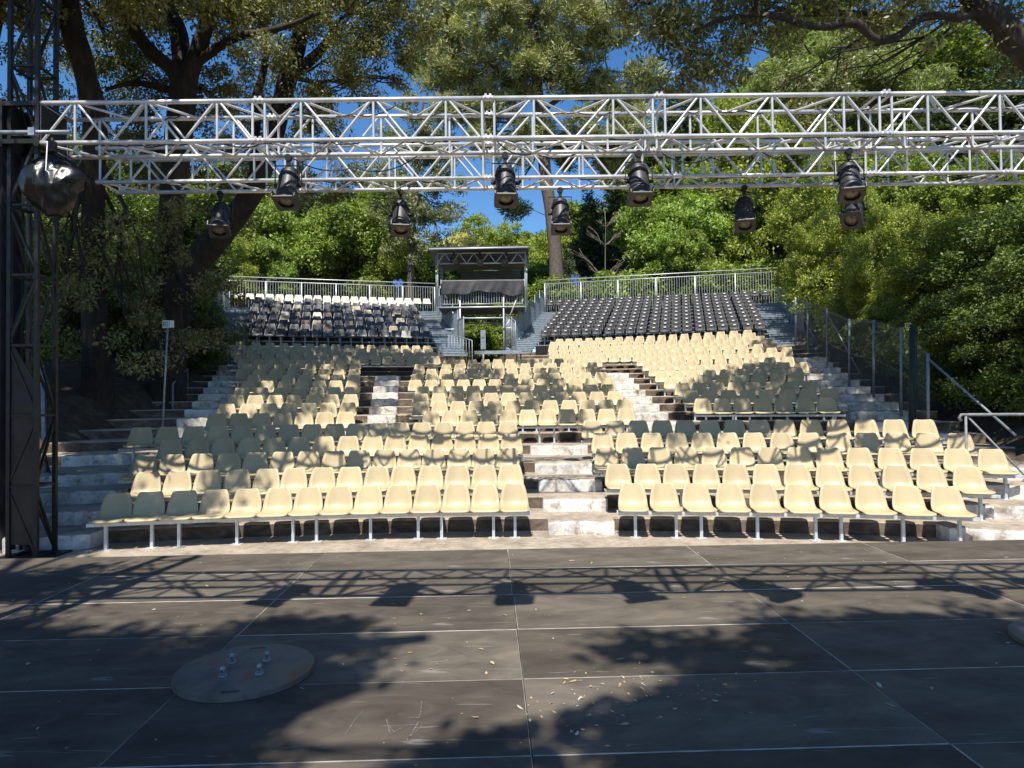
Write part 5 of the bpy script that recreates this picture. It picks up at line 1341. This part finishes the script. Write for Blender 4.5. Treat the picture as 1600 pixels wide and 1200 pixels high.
# shaded undergrowth on both banks
U = 'shrubs of the shaded undergrowth'
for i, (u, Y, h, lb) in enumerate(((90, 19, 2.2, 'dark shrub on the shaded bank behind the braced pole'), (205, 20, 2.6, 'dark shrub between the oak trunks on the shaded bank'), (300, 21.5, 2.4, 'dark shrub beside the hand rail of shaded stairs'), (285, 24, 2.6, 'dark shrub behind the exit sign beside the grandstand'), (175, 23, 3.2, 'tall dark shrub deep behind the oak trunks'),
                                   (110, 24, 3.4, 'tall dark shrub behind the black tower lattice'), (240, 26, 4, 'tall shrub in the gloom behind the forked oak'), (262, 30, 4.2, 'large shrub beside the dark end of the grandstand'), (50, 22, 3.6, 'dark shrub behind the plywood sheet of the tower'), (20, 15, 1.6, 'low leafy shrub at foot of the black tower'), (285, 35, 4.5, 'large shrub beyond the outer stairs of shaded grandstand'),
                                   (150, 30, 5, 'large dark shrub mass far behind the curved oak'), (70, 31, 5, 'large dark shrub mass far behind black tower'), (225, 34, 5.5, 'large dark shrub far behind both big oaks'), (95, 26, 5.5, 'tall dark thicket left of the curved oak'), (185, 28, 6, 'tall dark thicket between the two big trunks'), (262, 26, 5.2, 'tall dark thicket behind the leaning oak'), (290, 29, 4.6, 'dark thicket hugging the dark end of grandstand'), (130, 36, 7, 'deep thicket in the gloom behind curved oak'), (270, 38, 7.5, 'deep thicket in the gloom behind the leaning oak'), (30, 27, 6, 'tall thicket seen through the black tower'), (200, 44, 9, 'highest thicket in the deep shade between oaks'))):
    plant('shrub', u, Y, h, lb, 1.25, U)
for i, (u, Y, h, lb) in enumerate(((1340, 22, 2.0, 'shrub in the shade behind upper fence posts'), (1300, 26, 2.3, 'shrub behind the topmost fence posts'), (1395, 19.2, 2.1, 'dense shrub behind the second lower fence bay'), (1362, 20.5, 2.0, 'shrub behind the upper wire fence'), (1430, 17.8, 2.2, 'shrub pressing against the middle of wire fence'), (1500, 16, 2.6, 'shrub behind the dark green pole'), (1565, 14.6, 2.8, 'leafy shrub behind the lower end of wire fence'), (1620, 13.6, 2.7, 'leafy shrub just above the tube barrier rail'), (1690, 13.2, 2.8, 'leafy shrub at the picture edge above the barrier'),
                                   (1490, 18, 4.2, 'tall shrub between the hedge and lower fence'), (1575, 16.5, 4.0, 'tall shrub above the barrier in half shade'), (1640, 15.5, 4.2, 'tall dark shrub near the corner above barrier'), (1400, 21, 4.0, 'tall shrub under the middle of the hedge'), (1340, 24.5, 4.2, 'tall shrub under the upper hedge'), (1290, 27.5, 4.4, 'tall shrub at foot of the sunlit grandstand stairs'), (1660, 13.5, 3.5, 'leafy shrub just outside the barrier end'))):
    plant('yellow' if h in (4.2, 4.4, 4.0) and u < 1500 else 'shrub', u, Y, h, lb, 1.2 if u > 1470 else .9, 'shrubs behind the wire fence')
# farther wood, closing the horizon all round
F2 = 'distant trees of the wood'
r_ = random.Random(99)
for i in range(26):
    u = -250 + i * 84 + r_.uniform(-20, 20)
    if 640 < u < 900: Y, h = 78 + r_.uniform(-5, 10), 9 + r_.uniform(0, 2)
    else: Y, h = 72 + r_.uniform(-8, 14), r_.uniform(15, 22)
    plant(r_.choice(['round', 'round', 'dark']), u, Y, h, 'distant tree closing the view deep in the wood', 1.5, F2)
for i, (u, Y, vt) in enumerate(((690, 60, 408), (745, 56, 425), (785, 60, 420), (828, 57, 412), (735, 47, 470), (800, 49, 465), (850, 52, 415))):
    plant(['round', 'bright'][i % 2], u, Y, zh(u, vt, Y), 'low green tree behind the sound tower, ' + ['at its shaded side', 'behind its tarpaulin', 'behind its rear panel', 'at its sunlit side', 'seen under its floor', 'seen beside its sunlit posts', 'between it and tall pine'][i], 1.3, F2)
# bare sapling
def sapling():
    Y = 40.5; b = P(942, 455, Y); b.z = gz(b.x, Y); t = P(945, 330, Y); rnd = random.Random(6); e = empty('bare_sapling', b, 0, 'leafless grey sapling behind the sunlit back rail', 'tree')
    m = MB(); pts = crooked((0, 0, 0), t - b, rnd, .012, 8); m.tube(pts, [lerp(.055, .014, i / 8) for i in range(9)], 7); H = (t - b).z
    for i in range(46):
        s = rnd.randint(1, 7); p = pts[s]; sd = rnd.choice((-1, 1)); L = rnd.uniform(.5, 2.2) * (1.2 - s / 10)
        q = p + Vector((sd * L, rnd.uniform(-.6, .6), L * rnd.uniform(.5, 1.3))); pp = crooked(p, q, rnd, .08, 4); m.tube(pp, [lerp(.024, .012, k / 4) for k in range(5)], 5)
        for _ in range(2): c = pp[rnd.randint(2, 3)]; m.tube(crooked(c, c + Vector((sd * L * .4, 0, L * rnd.uniform(.1, .6))), rnd, .06, 3), [.017, .014, .012, .01], 4)
    m.build('trunk', M['twig'], e)
sapling()
